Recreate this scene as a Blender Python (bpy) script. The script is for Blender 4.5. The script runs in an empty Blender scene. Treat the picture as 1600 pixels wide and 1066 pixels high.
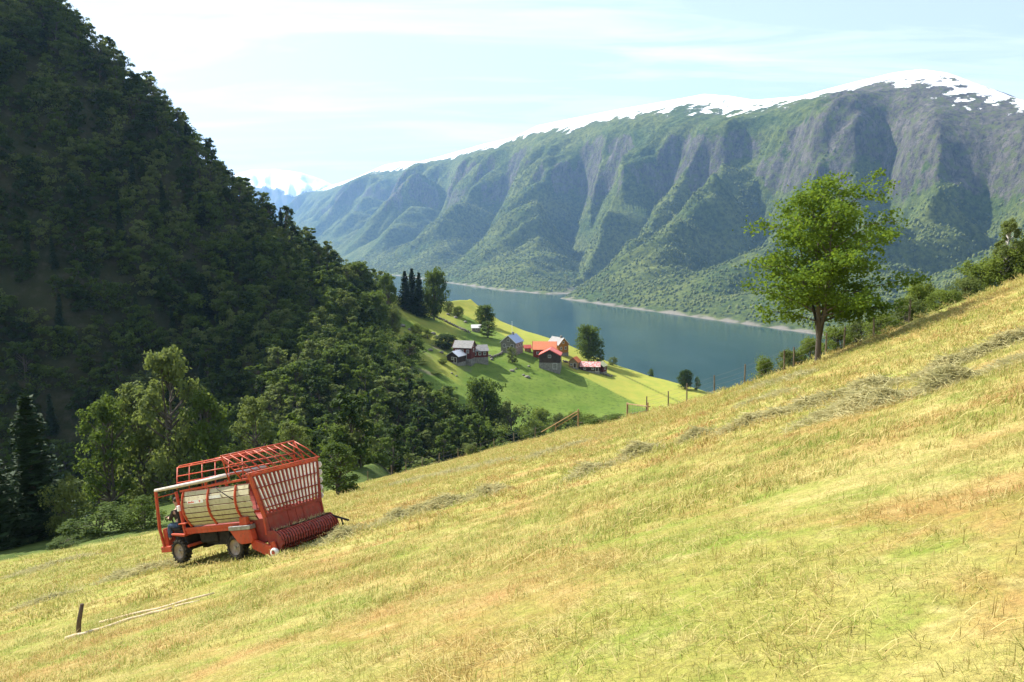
import bpy, bmesh, math, random
import numpy as np
from mathutils import Vector, Matrix, Euler
R = math.radians
random.seed(7); RNG = np.random.default_rng(7)
SC = bpy.context.scene; COL = SC.collection

# ------------------------------------------------------------------ camera
F, CX, CY = 1244.4, 800.0, 533.0                # focal length and centre in pixels of the 1600 px photograph
PITCH = math.atan((533-370)/F)
cam = bpy.data.cameras.new('camera'); cam.lens = 28; cam.sensor_width = 36; cam.clip_start = .1; cam.clip_end = 60000
co = bpy.data.objects.new('camera', cam); COL.objects.link(co)
co.rotation_euler = (math.pi/2-PITCH, 0, 0); SC.camera = co
SC.render.resolution_x, SC.render.resolution_y = 1024, 682

# ------------------------------------------------------------------ sky and sun
SUN_EL, SUN_AZ = R(43), R(-58)                  # azimuth from +Y (view direction), negative = left
S = Vector((math.sin(SUN_AZ)*math.cos(SUN_EL), math.cos(SUN_AZ)*math.cos(SUN_EL), math.sin(SUN_EL)))
w = bpy.data.worlds.new('World'); SC.world = w; w.use_nodes = True
nt = w.node_tree; nt.nodes.clear(); N = nt.nodes; L = nt.links
sky = N.new('ShaderNodeTexSky'); sky.sky_type = 'NISHITA'; sky.sun_disc = False
sky.sun_elevation = SUN_EL; sky.sun_rotation = SUN_AZ; sky.altitude = 250; sky.air_density = 1.0; sky.dust_density = 2.0; sky.ozone_density = 1.0
tc = N.new('ShaderNodeTexCoord'); sep = N.new('ShaderNodeSeparateXYZ'); L.new(tc.outputs['Generated'], sep.inputs[0])
# thin cirrus: noise on a flat layer overhead (direction / height)
hz = N.new('ShaderNodeMath'); hz.operation = 'ADD'; hz.inputs[1].default_value = .10; L.new(sep.outputs[2], hz.inputs[0])
hm = N.new('ShaderNodeMath'); hm.operation = 'MAXIMUM'; hm.inputs[1].default_value = .05; L.new(hz.outputs[0], hm.inputs[0])
vm = N.new('ShaderNodeVectorMath'); vm.operation = 'DIVIDE'; L.new(tc.outputs['Generated'], vm.inputs[0]); L.new(hm.outputs[0], vm.inputs[1])
mp = N.new('ShaderNodeMapping'); mp.inputs['Rotation'].default_value = (0, 0, R(8)); mp.inputs['Scale'].default_value = (.5, 1.7, 0); L.new(vm.outputs[0], mp.inputs[0])
cn = N.new('ShaderNodeTexNoise'); cn.inputs['Scale'].default_value = 1.3; cn.inputs['Detail'].default_value = 7; cn.inputs['Roughness'].default_value = .62; cn.inputs['Distortion'].default_value = .7; L.new(mp.outputs[0], cn.inputs[0])
cr = N.new('ShaderNodeMapRange'); cr.inputs[1].default_value = .46; cr.inputs[2].default_value = .78; cr.inputs[3].default_value = .30; cr.inputs[4].default_value = .80; L.new(cn.outputs[0], cr.inputs[0])
mx = N.new('ShaderNodeMix'); mx.data_type = 'RGBA'; L.new(cr.outputs[0], mx.inputs['Factor']); L.new(sky.outputs[0], mx.inputs['A']); mx.inputs['B'].default_value = (10.4, 10.9, 11.5, 1)
bg = N.new('ShaderNodeBackground'); bg.inputs[1].default_value = .070; L.new(mx.outputs['Result'], bg.inputs[0])
wo = N.new('ShaderNodeOutputWorld'); L.new(bg.outputs[0], wo.inputs[0])
sl = bpy.data.lights.new('sun', 'SUN'); sl.energy = 5.0; sl.angle = R(.5); sl.color = (1, .955, .87)
so = bpy.data.objects.new('sun', sl); COL.objects.link(so); so.rotation_euler = S.to_track_quat('Z', 'Y').to_euler()
SC.view_settings.view_transform = 'Standard'; SC.view_settings.look = 'None'; SC.view_settings.exposure = 1.22; SC.view_settings.gamma = 1; SC.view_settings.use_curve_mapping = False
cy = SC.cycles
cy.max_bounces = 6; cy.diffuse_bounces = 3; cy.glossy_bounces = 3; cy.transmission_bounces = 4; cy.transparent_max_bounces = 6; cy.volume_bounces = 1
cy.use_denoising = True; cy.caustics_reflective = False; cy.caustics_refractive = False

# ------------------------------------------------------------------ helpers
cp, sp = math.cos(PITCH), math.sin(PITCH)
def at(px, py, d):
    """world point on the ray of a photograph pixel at distance d along +Y"""
    u = (px-CX)/F; v = -(py-CY)/F
    y = cp+v*sp; z = -sp+v*cp
    return Vector((u*d/y, d, z*d/y))
def to_px(x, y, z):
    fw = y*cp-z*sp; up = y*sp+z*cp
    return CX+F*x/fw, CY-F*up/fw
_P = np.random.default_rng(3).permutation(512); _P = np.concatenate([_P, _P, _P])
_G = np.stack([np.cos(np.arange(512)*2.399), np.sin(np.arange(512)*2.399)], 1)
def perlin(x, y):
    x = np.asarray(x, float); y = np.asarray(y, float)
    xi = np.floor(x).astype(int); yi = np.floor(y).astype(int); xf = x-xi; yf = y-yi
    def g(i, j):
        h = _P[_P[(xi+i) & 511]+((yi+j) & 511)]; gr = _G[h]
        return gr[..., 0]*(xf-i)+gr[..., 1]*(yf-j)
    u = xf**3*(xf*(xf*6-15)+10); v = yf**3*(yf*(yf*6-15)+10)
    a = g(0, 0)*(1-u)+g(1, 0)*u; b = g(0, 1)*(1-u)+g(1, 1)*u
    return (a*(1-v)+b*v)*1.5
def fbm(x, y, o=4, gain=.5, ridged=False):
    t = 0; a = 1; n = 0
    for k in range(o):
        p = perlin(x*2**k+17.3*k, y*2**k-9.1*k)
        t = t+a*((1-2*np.abs(p)) if ridged else p); n += a; a *= gain
    return t/n
def sstep(a, b, x):
    t = np.clip((np.asarray(x, float)-a)/(b-a), 0, 1); return t*t*(3-2*t)
class RBF:
    def __init__(s, P, lam=0.0):
        P = np.array(P, float); s.c = P[:, :2]/100; n = len(P)
        r = np.linalg.norm(s.c[:, None]-s.c[None], axis=2); K = s.k(r)+lam*np.eye(n)
        Q = np.c_[np.ones(n), s.c]; A = np.block([[K, Q], [Q.T, np.zeros((3, 3))]])
        sol = np.linalg.lstsq(A, np.r_[P[:, 2], 0, 0, 0], rcond=None)[0]; s.w = sol[:n]; s.q = sol[n:]
    @staticmethod
    def k(r): return np.where(r > 0, r*r*np.log(r+1e-12), 0)
    def __call__(s, x, y):
        x = np.asarray(x, float)/100; y = np.asarray(y, float)/100; t = s.q[0]+s.q[1]*x+s.q[2]*y
        for (cx, cy_), w_ in zip(s.c, s.w): t = t+w_*s.k(np.hypot(x-cx, y-cy_))
        return t

def obj(name, verts, faces, mat=None, parent=None, smooth=False, label=None, cat=None, group=None, kind=None):
    me = bpy.data.meshes.new(name)
    if isinstance(verts, np.ndarray) and isinstance(faces, np.ndarray):
        k = faces.shape[1]
        me.vertices.add(len(verts)); me.vertices.foreach_set('co', np.ascontiguousarray(verts, np.float32).ravel())
        me.loops.add(faces.size); me.loops.foreach_set('vertex_index', np.ascontiguousarray(faces, np.int32).ravel())
        me.polygons.add(len(faces)); me.polygons.foreach_set('loop_start', np.arange(0, faces.size, k, dtype=np.int32))
        me.update(calc_edges=True)
    else:
        me.from_pydata([tuple(v) for v in verts], [], [tuple(f) for f in faces]); me.update()
    if smooth: me.polygons.foreach_set('use_smooth', np.ones(len(me.polygons), bool))
    for m in (mat if isinstance(mat, (list, tuple)) else [mat]):
        if m: me.materials.append(m)
    return link(name, me, parent, label, cat, group, kind)
def link(name, me, parent=None, label=None, cat=None, group=None, kind=None):
    o = bpy.data.objects.new(name, me); COL.objects.link(o)
    if parent: o.parent = parent
    return tag(o, label, cat, group, kind)
def tag(o, label=None, cat=None, group=None, kind=None):
    if label: o['label'] = label
    if cat: o['category'] = cat
    if group: o['group'] = group
    if kind: o['kind'] = kind
    return o
def empty(name, loc, label, cat, group=None, rot=None):
    o = bpy.data.objects.new(name, None); COL.objects.link(o); o.location = loc; o.empty_display_size = .2
    if rot is not None: o.rotation_euler = rot
    return tag(o, label, cat, group)
def attr(o, name, arr, typ='FLOAT'):
    a = o.data.attributes.new(name, typ, 'POINT')
    a.data.foreach_set('color' if 'COLOR' in typ else 'value', np.ascontiguousarray(arr, np.float32 if typ != 'INT' else np.int32).ravel())
def grid_faces(ny, nx, flip=False):
    i = np.arange((ny-1)*(nx-1)); r = i//(nx-1); c = i % (nx-1); a = r*nx+c
    f = np.stack([a, a+1, a+nx+1, a+nx], 1)
    return f[:, ::-1] if flip else f

# ------------------------------------------------------------------ materials
class MT:
    """small node-graph helper"""
    def __init__(s, name, rough=.7, spec=.3):
        s.m = bpy.data.materials.new(name); s.m.use_nodes = True; s.t = s.m.node_tree; s.N = s.t.nodes; s.L = s.t.links
        s.b = s.N['Principled BSDF']; s.b.inputs['Roughness'].default_value = rough; s.b.inputs['Specular IOR Level'].default_value = spec
        s.out = s.N['Material Output']
    def n(s, typ, **kw):
        x = s.N.new(typ)
        for k, v in kw.items(): setattr(x, k, v)
        return x
    def pos(s): return s.n('ShaderNodeNewGeometry').outputs['Position']
    def objc(s): return s.n('ShaderNodeTexCoord').outputs['Object']
    def noise(s, co_, scale, detail=4, rough=.55, dist=0, out=0):
        x = s.n('ShaderNodeTexNoise'); x.inputs['Scale'].default_value = scale; x.inputs['Detail'].default_value = detail
        x.inputs['Roughness'].default_value = rough; x.inputs['Distortion'].default_value = dist; s.L.new(co_, x.inputs['Vector']); return x.outputs[out]
    def mapr(s, v, a, b, c=0., d=1., smooth=False):
        x = s.n('ShaderNodeMapRange')
        if smooth: x.interpolation_type = 'SMOOTHSTEP'
        for i, k in enumerate((a, b, c, d)): x.inputs[i+1].default_value = k
        s.L.new(v, x.inputs[0]); return x.outputs[0]
    def mix(s, f, a, b, mode='MIX'):
        x = s.n('ShaderNodeMix', data_type='RGBA', blend_type=mode)
        for k, v in (('Factor', f), ('A', a), ('B', b)):
            if isinstance(v, (int, float)): x.inputs[k].default_value = v
            elif isinstance(v, tuple): x.inputs[k].default_value = (*v, 1)[:4]
            else: s.L.new(v, x.inputs[k])
        return x.outputs['Result']
    def math(s, op, a, b=None):
        x = s.n('ShaderNodeMath', operation=op)
        for i, v in enumerate((a, b)):
            if v is None: continue
            if isinstance(v, (int, float)): x.inputs[i].default_value = v
            else: s.L.new(v, x.inputs[i])
        return x.outputs[0]
    def scale(s, co_, v):
        x = s.n('ShaderNodeMapping'); x.inputs['Scale'].default_value = v; s.L.new(co_, x.inputs[0]); return x.outputs[0]
    def attr(s, name, typ='GEOMETRY', out='Fac'):
        x = s.n('ShaderNodeAttribute', attribute_name=name, attribute_type=typ); return x.outputs[out]
    def rnd(s): return s.n('ShaderNodeObjectInfo').outputs['Random']
    def col(s, v):
        if isinstance(v, tuple): s.b.inputs['Base Color'].default_value = (*v, 1)
        else: s.L.new(v, s.b.inputs['Base Color'])
        return s
    def bump(s, h, strength=.5, dist=.1):
        x = s.n('ShaderNodeBump'); x.inputs['Strength'].default_value = strength; x.inputs['Distance'].default_value = dist
        s.L.new(h, x.inputs['Height']); s.L.new(x.outputs[0], s.b.inputs['Normal']); return s
def simple(name, c, c2=None, scale=4., rough=.7, spec=.3, bump=.25, bdist=.02, metal=0, lo=.35, hi=.7, stretch=None):
    t = MT(name, rough, spec); p = t.objc()
    if stretch: p = t.scale(p, stretch)
    n = t.noise(p, scale, 6, .6)
    t.col(t.mix(t.mapr(n, lo, hi), c, c2) if c2 else c); t.b.inputs['Metallic'].default_value = metal
    if bump: t.bump(t.noise(p, scale*3, 4), bump, bdist)
    return t.m
def leafmat(name, c1, c2, trans=.35, tcol=None, rnd_w=1.0):
    """leaf: diffuse + translucent; colour varies per tree and per spot"""
    t = MT(name, .7, .10); p = t.pos(); n = t.noise(p, .55, 3); r = t.rnd()
    f = t.math('ADD', t.math('MULTIPLY', t.mapr(n, .3, .7), .55), t.math('MULTIPLY', r, .45*rnd_w))
    c = t.mix(f, c1, c2); t.col(c)
    tr = t.n('ShaderNodeBsdfTranslucent')
    t.L.new(t.mix(.6, c, tcol or (c2[0]*1.5, c2[1]*1.5, c2[2]*.8)), tr.inputs[0])
    ms = t.n('ShaderNodeMixShader'); ms.inputs[0].default_value = trans
    t.L.new(t.b.outputs[0], ms.inputs[1]); t.L.new(tr.outputs[0], ms.inputs[2]); t.L.new(ms.outputs[0], t.out.inputs[0])
    return t.m
M = {}
# ================================================================== TERRAIN
WATER = -200.0
# pose of the loader wagon: its axes (length, width, up) and the ground point under its front corner
WB = np.array([[0.83063, 0.5265, -0.18126], [-0.49876, 0.84822, 0.17819], [0.24757, -0.0576, 0.96716]]); WO = np.array([-11.0835, 24.6361, -10.5156])
# --- the mown field the camera stands on
_fp = [tuple(at(*p)) for p in [(0, 1066, 8.5), (400, 1066, 6.6), (800, 1066, 4.9), (1200, 1066, 3.7), (1600, 1066, 2.9),
      (122, 1003, 18), (0, 882, 50), (150, 856, 52), (300, 832, 54), (500, 775, 74), (640, 740, 86),
      (800, 698, 84), (905, 668, 72), (1000, 652, 60), (1130, 620, 52), (1280, 572, 43), (1450, 502, 40), (1600, 430, 42),
      (1600, 600, 12), (1280, 700, 13.5), (1000, 760, 17), (800, 850, 15)]] + [(0, 0, -1.62), (0, -10, .8), (-10, -10, -2.2), (10, -10, 3.8), (45, 40, 4.5), (60, 10, 16), (-50, 20, -20.5), (-60, 46, -25), (-40, 0, -12.5)]
_fp += [tuple(WB@np.array([a, b, -.04])+WO) for a, b in ((-.6, -.5), (-.6, 2.8), (5.6, -.5), (5.6, 2.8), (2.5, 1.2))]
_field = RBF(_fp, .02)
_fe = np.array([(-90, 38), (-45, 47), (-32, 51), (-22, 55), (-18, 75), (-11, 88), (0, 87), (6, 74), (10, 62), (14, 53), (17, 44), (22, 42), (28, 44), (45, 52), (90, 70)], float)
def field_edge(x): return np.interp(x, _fe[:, 0], _fe[:, 1])
def z_field(x, y):
    x = np.asarray(x, float); y = np.asarray(y, float)
    e = field_edge(x); ov = np.maximum(y-e, 0)
    z = _field(x, np.minimum(y, e))
    lf = sstep(-8, -20, x); k = .72-.58*lf-.16*sstep(10, 16, x)
    z = z-k*(np.sqrt(ov*ov+16)-4)-.08*ov-.5*lf*np.maximum(ov-45, 0)
    n = .10*fbm(x*.12, y*.12, 3)+.035*fbm(x*.6, y*.6, 3)
    return z+n
def zf(x, y): return float(z_field(np.array([x]), np.array([y]))[0])
# --- the wooded hill and the farm shelf
_hp = [tuple(at(*p)) for p in [(100, 40, 292), (240, 185, 288), (340, 285, 292), (430, 358, 296), (520, 420, 302), (600, 470, 310), (660, 490, 330),
      (-300, -330, 290), (-300, 0, 235), (-300, 400, 205), (-300, 800, 175), (-100, 900, 168),
      (100, 250, 252), (100, 400, 226), (100, 600, 204), (100, 750, 190), (100, 850, 182), (300, 400, 260), (300, 500, 238), (300, 650, 208), (300, 760, 185),
      (450, 430, 270), (450, 500, 240), (450, 600, 200), (450, 700, 170), (550, 480, 290), (560, 560, 240), (600, 620, 206), (600, 700, 178), (640, 560, 258), (680, 640, 222),
      (720, 500, 338), (700, 535, 300), (720, 572, 276), (800, 548, 298), (855, 565, 296), (930, 580, 304), (900, 645, 258), (1000, 648, 262), (780, 620, 258), (740, 690, 215), (830, 690, 215),
      (1110, 617, 285), (1050, 596, 305), (960, 571, 325), (870, 532, 345), (770, 500, 365), (740, 470, 385), (900, 720, 215), (1100, 680, 225), (1200, 640, 280)]]
_hill = RBF(_hp, .03)
_he = np.array([(-500, 300), (-260, 290), (-160, 292), (-100, 297), (-60, 306), (-40, 335), (-20, 385), (-5, 366), (22, 344), (42, 326), (60, 306), (75, 288), (110, 284), (200, 284)], float)
def hill_edge(x): return np.interp(x, _he[:, 0], _he[:, 1])
def z_hill(x, y):
    x = np.asarray(x, float); y = np.asarray(y, float)
    e = hill_edge(x); ov = np.maximum(y-e, 0)
    xc = np.clip(x, -260, 110)
    z = _hill(xc, np.clip(y, 120, None)-ov)-np.maximum(x-110, 0)*.5+np.maximum(-260-x, 0)*.75
    z = z-.75*(np.sqrt(ov*ov+36)-6)-np.maximum(120-y, 0)*.3
    rough = sstep(20, -90, x)
    return z+rough*(5*fbm(x*.018, y*.018, 4)+1.2*fbm(x*.09, y*.09, 3))+.5*fbm(x*.05+7, y*.05, 2)
def smax(a, b, k=3.): return .5*(a+b+np.sqrt((a-b)**2+k*k))-.5*k*np.exp(-np.abs(a-b)/k)
def z_land(x, y): return np.maximum(smax(z_field(x, y), z_hill(x, y), 5.), WATER-25)
def zl(x, y): return float(z_land(np.array([x]), np.array([y]))[0])
def drop(px, py, d0=30, d1=900):
    """first hit of a photograph ray with the near land"""
    d = np.geomspace(d0, d1, 1500); a = at(px, py, 1.)
    z = z_land(a.x*d, d); k = np.argmax(z > a.z*d)
    return Vector((a.x*d[k], d[k], z[k]))
# ------------------------------------------------------------------ land meshes
def land_mat(name, cols, sc=.12, bumpd=.3):
    t = MT(name, .9, .1); p = t.pos()
    c = t.mix(t.mapr(t.noise(p, sc, 5), .35, .65), cols[0], cols[1]); c = t.mix(t.mapr(t.noise(p, sc*6, 5, .65), .48, .72), c, cols[2])
    t.col(c); t.bump(t.noise(p, sc*14, 5, .65), .7, bumpd); return t.m
M['forest_floor'] = land_mat('forest_floor', ((.026, .036, .014), (.045, .048, .020), (.070, .062, .040)), .06, .8)
# mown field: straw yellow, green regrowth, reddish sorrel
def mown_colour(t, p):
    a = t.mapr(t.noise(p, .30, 5, .6), .38, .62); b = t.mapr(t.noise(p, .45, 6, .66, .4), .47, .64); g = t.mapr(t.noise(t.scale(p, (1, 1.5, 1)), .85, 6, .65), .44, .64)
    c = t.mix(a, (.335, .31, .080), (.47, .395, .145)); c = t.mix(t.math('MULTIPLY', g, .85), c, (.205, .275, .042)); c = t.mix(t.math('MULTIPLY', b, .62), c, (.44, .21, .095))
    sx_ = t.n('ShaderNodeSeparateXYZ'); t.L.new(p, sx_.inputs[0]); c = t.mix(t.mapr(sx_.outputs[0], 0., -22., 0., .42), c, (.22, .27, .050))
    return t.mix(t.math('MULTIPLY', t.mapr(t.noise(p, 2.6, 4, .6), .55, .72), .6), c, (.56, .46, .20))
t = MT('mown_ground', .95, .05); p = t.pos(); c = mown_colour(t, p)
c = t.mix(t.mapr(t.noise(p, 16, 4, .7), .35, .62), t.mix(.5, c, (.12, .10, .035)), c)
c = t.mix(t.attr('rough'), c, t.mix(t.mapr(t.noise(p, .8, 5, .65), .35, .65), (.045, .075, .018), (.10, .13, .035)))
t.col(c); t.bump(t.noise(p, 24, 5, .7), .8, .05); M['mown'] = t.m

nx, ny = 300, 290
xs = np.linspace(-72, 72, nx); ys = -9+(np.linspace(0, 1, ny)**1.35)*120
X, Y = np.meshgrid(xs, ys); Z = z_land(X, Y)
o = obj('field', np.stack([X, Y, Z], -1).reshape(-1, 3), grid_faces(ny, nx), M['mown'], smooth=True, kind='structure')
attr(o, 'rough', sstep(.5, 2.2, Y-field_edge(X)+1.2*fbm(X*.5, Y*.5, 3)))
nx, ny = 260, 250
xs = np.linspace(-430, 330, nx); ys = np.linspace(-60, 640, ny)
X, Y = np.meshgrid(xs, ys); Z = z_land(X, Y)
infield = (np.abs(X) < 69) & (Y > -6) & (Y < 108); Z = Z-1.8*infield
inmead = (X > -58) & (X < 112) & (Y > 222) & (Y < 392); Z = Z-1.2*inmead
obj('hillside', np.stack([X, Y, Z], -1).reshape(-1, 3), grid_faces(ny, nx), M['forest_floor'], smooth=True, kind='structure')
# meadow round the farm: lush green, and mown yellow strips towards the water
nx, ny = 240, 240
xs = np.linspace(-62, 116, nx); ys = np.linspace(218, 396, ny); X, Y = np.meshgrid(xs, ys); Z = z_land(X, Y)
PX, PY = to_px(X, Y, Z)
def side(x0, y0, x1, y1): return (PX-x0)*(y1-y0)-(PY-y0)*(x1-x0)
wob = 2.0*fbm(X*.12, Y*.12, 3)
mown = sstep(-.6, .6, np.minimum(side(880, 572, 1016, 642)/150+wob*.3, 9))         # right of the line from the barn to the strip's lower end
strip_gap = np.exp(-(side(955, 578, 1065, 630)/110/1.1)**2)
upper = sstep(-2, 3, 470+(PX-560)*.55-PY+45+wob*4)*sstep(735, 700, PX)*sstep(470, 560, PX)
mask = np.maximum(mown, .85*upper*sstep(-.3, .5, fbm(X*.06+3, Y*.06, 3)+.25))
t = MT('meadow_grass', .95, .05); p = t.pos()
gr = t.mix(t.mapr(t.noise(p, .10, 5), .35, .65), (.095, .155, .026), (.15, .205, .040)); gr = t.mix(t.mapr(t.noise(p, .7, 5, .65), .5, .72), gr, (.065, .10, .022))
ye = t.mix(t.mapr(t.noise(p, .25, 4), .35, .65), (.30, .29, .058), (.24, .27, .05))
c = t.mix(t.attr('mown'), gr, ye); c = t.mix(t.math('MULTIPLY', t.attr('gap'), .75), c, (.05, .075, .02))
c = t.mix(t.attr('scree'), c, (.16, .14, .10)); t.col(c); t.bump(t.noise(p, 2.2, 5, .7), .6, .25); M['meadow'] = t.m
o = obj('meadow', np.stack([X, Y, Z], -1).reshape(-1, 3), grid_faces(ny, nx), M['meadow'], smooth=True, kind='structure')
attr(o, 'mown', mask); attr(o, 'gap', strip_gap*(PY > 574)*(PX > 930)); attr(o, 'scree', sstep(.25, .5, fbm(X*.09, Y*.09+4, 4))*sstep(760, 700, PX)*.8)

# ------------------------------------------------------------------ fjord
t = MT('fjord_water', .12, .5); p = t.pos(); t.b.inputs['IOR'].default_value = 1.33
t.col(t.mix(t.mapr(t.noise(p, .004, 4), .35, .65), (.014, .040, .038), (.024, .056, .050)))
n1 = t.noise(t.scale(p, (1, .6, 1)), .05, 6, .7)
t.bump(n1, .22, 1.2)
t.L.new(t.mapr(t.noise(t.scale(p, (1, .25, 1)), .006, 4), .35, .7, .05, .20), t.b.inputs['Roughness'])
M['water'] = t.m
obj('fjord', [(-9000, 100, WATER), (9000, 100, WATER), (9000, 16000, WATER), (-9000, 16000, WATER)], [(0, 1, 2, 3)], M['water'], kind='structure')

# ------------------------------------------------------------------ the mountain across the fjord
SD = Vector((-.4403, .8979)); ND = Vector((.8979, .4403)); B0 = Vector((557., 1777.))
_cr = np.array([(300, 250), (430, 300), (480, 300), (530, 286), (560, 276), (600, 258), (630, 252), (655, 253), (700, 241), (760, 224), (805, 214), (840, 196), (900, 184), (960, 172), (1040, 158), (1100, 147), (1140, 150), (1180, 156), (1250, 150), (1320, 132), (1400, 113), (1440, 108), (1480, 114), (1540, 138), (1600, 157), (1800, 200), (2400, 260)], float)
GULLIES = [([(700, 250), (690, 290), (662, 330), (640, 380)], 170, 240), ([(800, 222), (775, 270), (745, 330), (715, 400)], 170, 220), ([(912, 200), (893, 250), (905, 310), (903, 360), (870, 430)], 240, 190),
    ([(960, 200), (935, 260), (908, 320)], 150, 120), ([(1020, 210), (1046, 250), (992, 300), (955, 345), (915, 400), (880, 445)], 270, 190), ([(1120, 210), (1075, 300), (1040, 330), (1000, 380)], 130, 120),
    ([(1178, 190), (1205, 250), (1150, 318), (1140, 350), (1085, 410)], 260, 180), ([(1290, 190), (1285, 250), (1335, 290), (1325, 330), (1240, 420)], 200, 170), ([(1400, 140), (1385, 200), (1400, 255), (1430, 300), (1475, 340)], 190, 150), ([(1555, 175), (1562, 240), (1540, 300), (1500, 340), (1400, 440)], 230, 190), ([(1470, 250), (1440, 300), (1410, 330)], 130, 110), ([(620, 270), (600, 310), (575, 350)], 160, 260)]
def mountain(ns, nw, s0, s1):
    q = np.linspace(0, 1, ns); s = s0+(s1-s0)*(q*.45+.55*q**2.2)
    wv = np.concatenate([np.linspace(-60, 1480, int(nw*.86)), np.linspace(1480, 3200, nw-int(nw*.86)+1)[1:]])
    Sg, Wg = np.meshgrid(s, wv)
    Wc = 1250+120*np.sin(s/700.)
    Cx = B0.x+SD.x*s+ND.x*Wc; Cy = B0.y+SD.y*s+ND.y*Wc
    pxc = CX+F*Cx/(Cy*1.0)*1.0
    for _ in range(3):
        pyc = np.interp(pxc, _cr[:, 0], _cr[:, 1]); v = -(pyc-CY)/F
        zc = (-sp+v*cp)/(cp+v*sp)*Cy; pxc = to_px(Cx, Cy, zc)[0]
    H = zc-WATER
    # buttresses and gullies lean: shear the noise with height; billows = rounded buttresses between sharp gullies
    tt = Wg/Wc[None]
    env = sstep(.03, .30, tt)*sstep(.90, .64, tt)
    wx = 60*perlin(Sg/260, Wg/330)+25*perlin(Sg/90+4, Wg/120)
    big = np.abs(perlin((Sg+wx)/470+Wg/640+2.35, Wg/1900+.4))
    mid = np.abs(perlin((Sg+wx)/200+Wg/420+9.1, Wg/900+2.2))
    sml = np.abs(perlin((Sg+.5*wx)/75+Wg/200+3.3, Wg/300))
    KU, KZ = [-.1, 0, .10, .3, .48, .60, .68, .74, .80, .88, 1.0, 1.4], [-.05, 0, .065, .235, .45, .64, .765, .825, .865, .92, 1.0, 1.01]
    # the main gullies of this mountain, followed down its face, cut as V-shaped ravines
    X0 = B0.x+SD.x*Sg+ND.x*Wg; Y0 = B0.y+SD.y*Sg+ND.y*Wg; Z0 = WATER+H[None]*np.interp(tt, KU, KZ); P0, Q0 = to_px(X0, Y0, Z0); vis = (tt > .02) & (tt < 1.0)
    cut = np.zeros_like(Sg); far_ = 1e6*(~vis)
    for pl, A_, Wd in GULLIES:
        sw = []
        for gx_, gy_ in pl:
            k = np.argmin((P0-gx_)**2+(Q0-gy_)**2+far_); sw.append((Sg.flat[k], Wg.flat[k]))
        sw = np.array(sw); dist = np.full(Sg.shape, 1e9); par = np.zeros_like(Sg)
        for i in range(len(sw)-1):
            a_, b_ = sw[i], sw[i+1]; ab = b_-a_; q_ = np.clip(((Sg+wx*.6-a_[0])*ab[0]+(Wg-a_[1])*ab[1])/max(ab@ab, 1), 0, 1); dd = np.hypot(Sg+wx*.6-a_[0]-q_*ab[0], Wg-a_[1]-q_*ab[1]); m_ = dd < dist; dist = np.where(m_, dd, dist); par = np.where(m_, (i+q_)/(len(sw)-1), par)
        taper = sstep(0, .2, par)*.75+.25; taper = taper*(1-.75*sstep(.6, 1., par))
        cut = np.maximum(cut, A_*1.75*taper*np.clip(1-dist/(Wd*1.0), 0, 1)**1.15)
    shift = (260*(.33-big)+190*(.30-mid)+80*(.3-sml))*env+cut*sstep(.95, .78, tt)
    u = np.clip((Wg-shift)/Wc[None], -.1, 1.4)
    # profile: wooded talus, steeper cliffs, rounded snowy top
    prof = np.interp(u, KU, KZ)
    z = WATER+H[None]*prof
    strata = fbm(Sg/420, z/46., 3)
    z = z+env*sstep(.5, .75, u)*4*strata+env*(16*(fbm(Sg/38+Wg/500, Wg/190, 4, .55, True)-.4)*sstep(.5, .8, u)+16*(fbm(Sg/70+Wg/300, Wg/120+3, 4, .6, True)-.3)*sstep(.15, .5, u)+7*fbm(Sg/42, Wg/42, 4, .55)+3*fbm(Sg/14, Wg/14, 2))*(.25+.75*sstep(.45, .8, u))
    back = np.maximum(tt-1.0, 0)*Wc[None]; z = z-back*.16+(20*fbm(Sg/300, Wg/300, 3))*sstep(.95, 1.2, tt)
    X = B0.x+SD.x*Sg+ND.x*Wg; Y = B0.y+SD.y*Sg+ND.y*Wg
    X = X-ND.x*env*7*strata; Y = Y-ND.y*env*7*strata
    return X, Y, z, u, tt, H
X, Y, Z, U, TT, HC = mountain(760, 330, -1150, 9500)
V = np.stack([X, Y, Z], -1)
dz_w = np.gradient(Z, axis=0)/np.maximum(np.hypot(np.gradient(X, axis=0), np.gradient(Y, axis=0)), 1)
dz_s = np.gradient(Z, axis=1)/np.maximum(np.hypot(np.gradient(X, axis=1), np.gradient(Y, axis=1)), 1)
steep = np.hypot(dz_w, dz_s)
for _ in range(6): steep[1:-1, 1:-1] = (steep[1:-1, 1:-1]*2+steep[:-2, 1:-1]+steep[2:, 1:-1]+steep[1:-1, :-2]+steep[1:-1, 2:])/6
Hrel = (Z-WATER)/HC[None]
print('steep', np.percentile(steep[:280, :500], [10, 25, 50, 75, 90]))
snow = sstep(.84, .98, Hrel-.045*sstep(0, 1, (np.clip(to_px(X, Y, Z)[0], 0, 2000)-1130)/120)+.10*fbm(X/70, Y/70, 5, .65)+.05*fbm(X/500+2, Y/500, 2))*sstep(1.3, .6, steep)
q60, q95 = np.percentile(steep[60:230, :450], [74, 99]); rock = np.clip(sstep(q60, q95, steep+.45*(q95-q60)*fbm(X/70, Y/70, 4)*2), 0, 1)*sstep(.25, .65, Hrel+.15*fbm(X/200, Y/200, 3))
rock = np.maximum(rock, sstep(.76, .92, Hrel+.08*fbm(X/70, Y/70, 4))*.42)
PXm = np.clip(to_px(X, Y, Z)[0], 0, 2500); rock = np.maximum(rock, .72*sstep(1230, 1330, PXm)*sstep(.50, .66, Hrel+.10*fbm(X/120, Y/120, 4))*sstep(1.2, .9, Hrel)+.4*sstep(-.1, .4, fbm(X/90, Y/90, 4))*sstep(1230, 1330, PXm)*sstep(.42, .6, Hrel))
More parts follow.
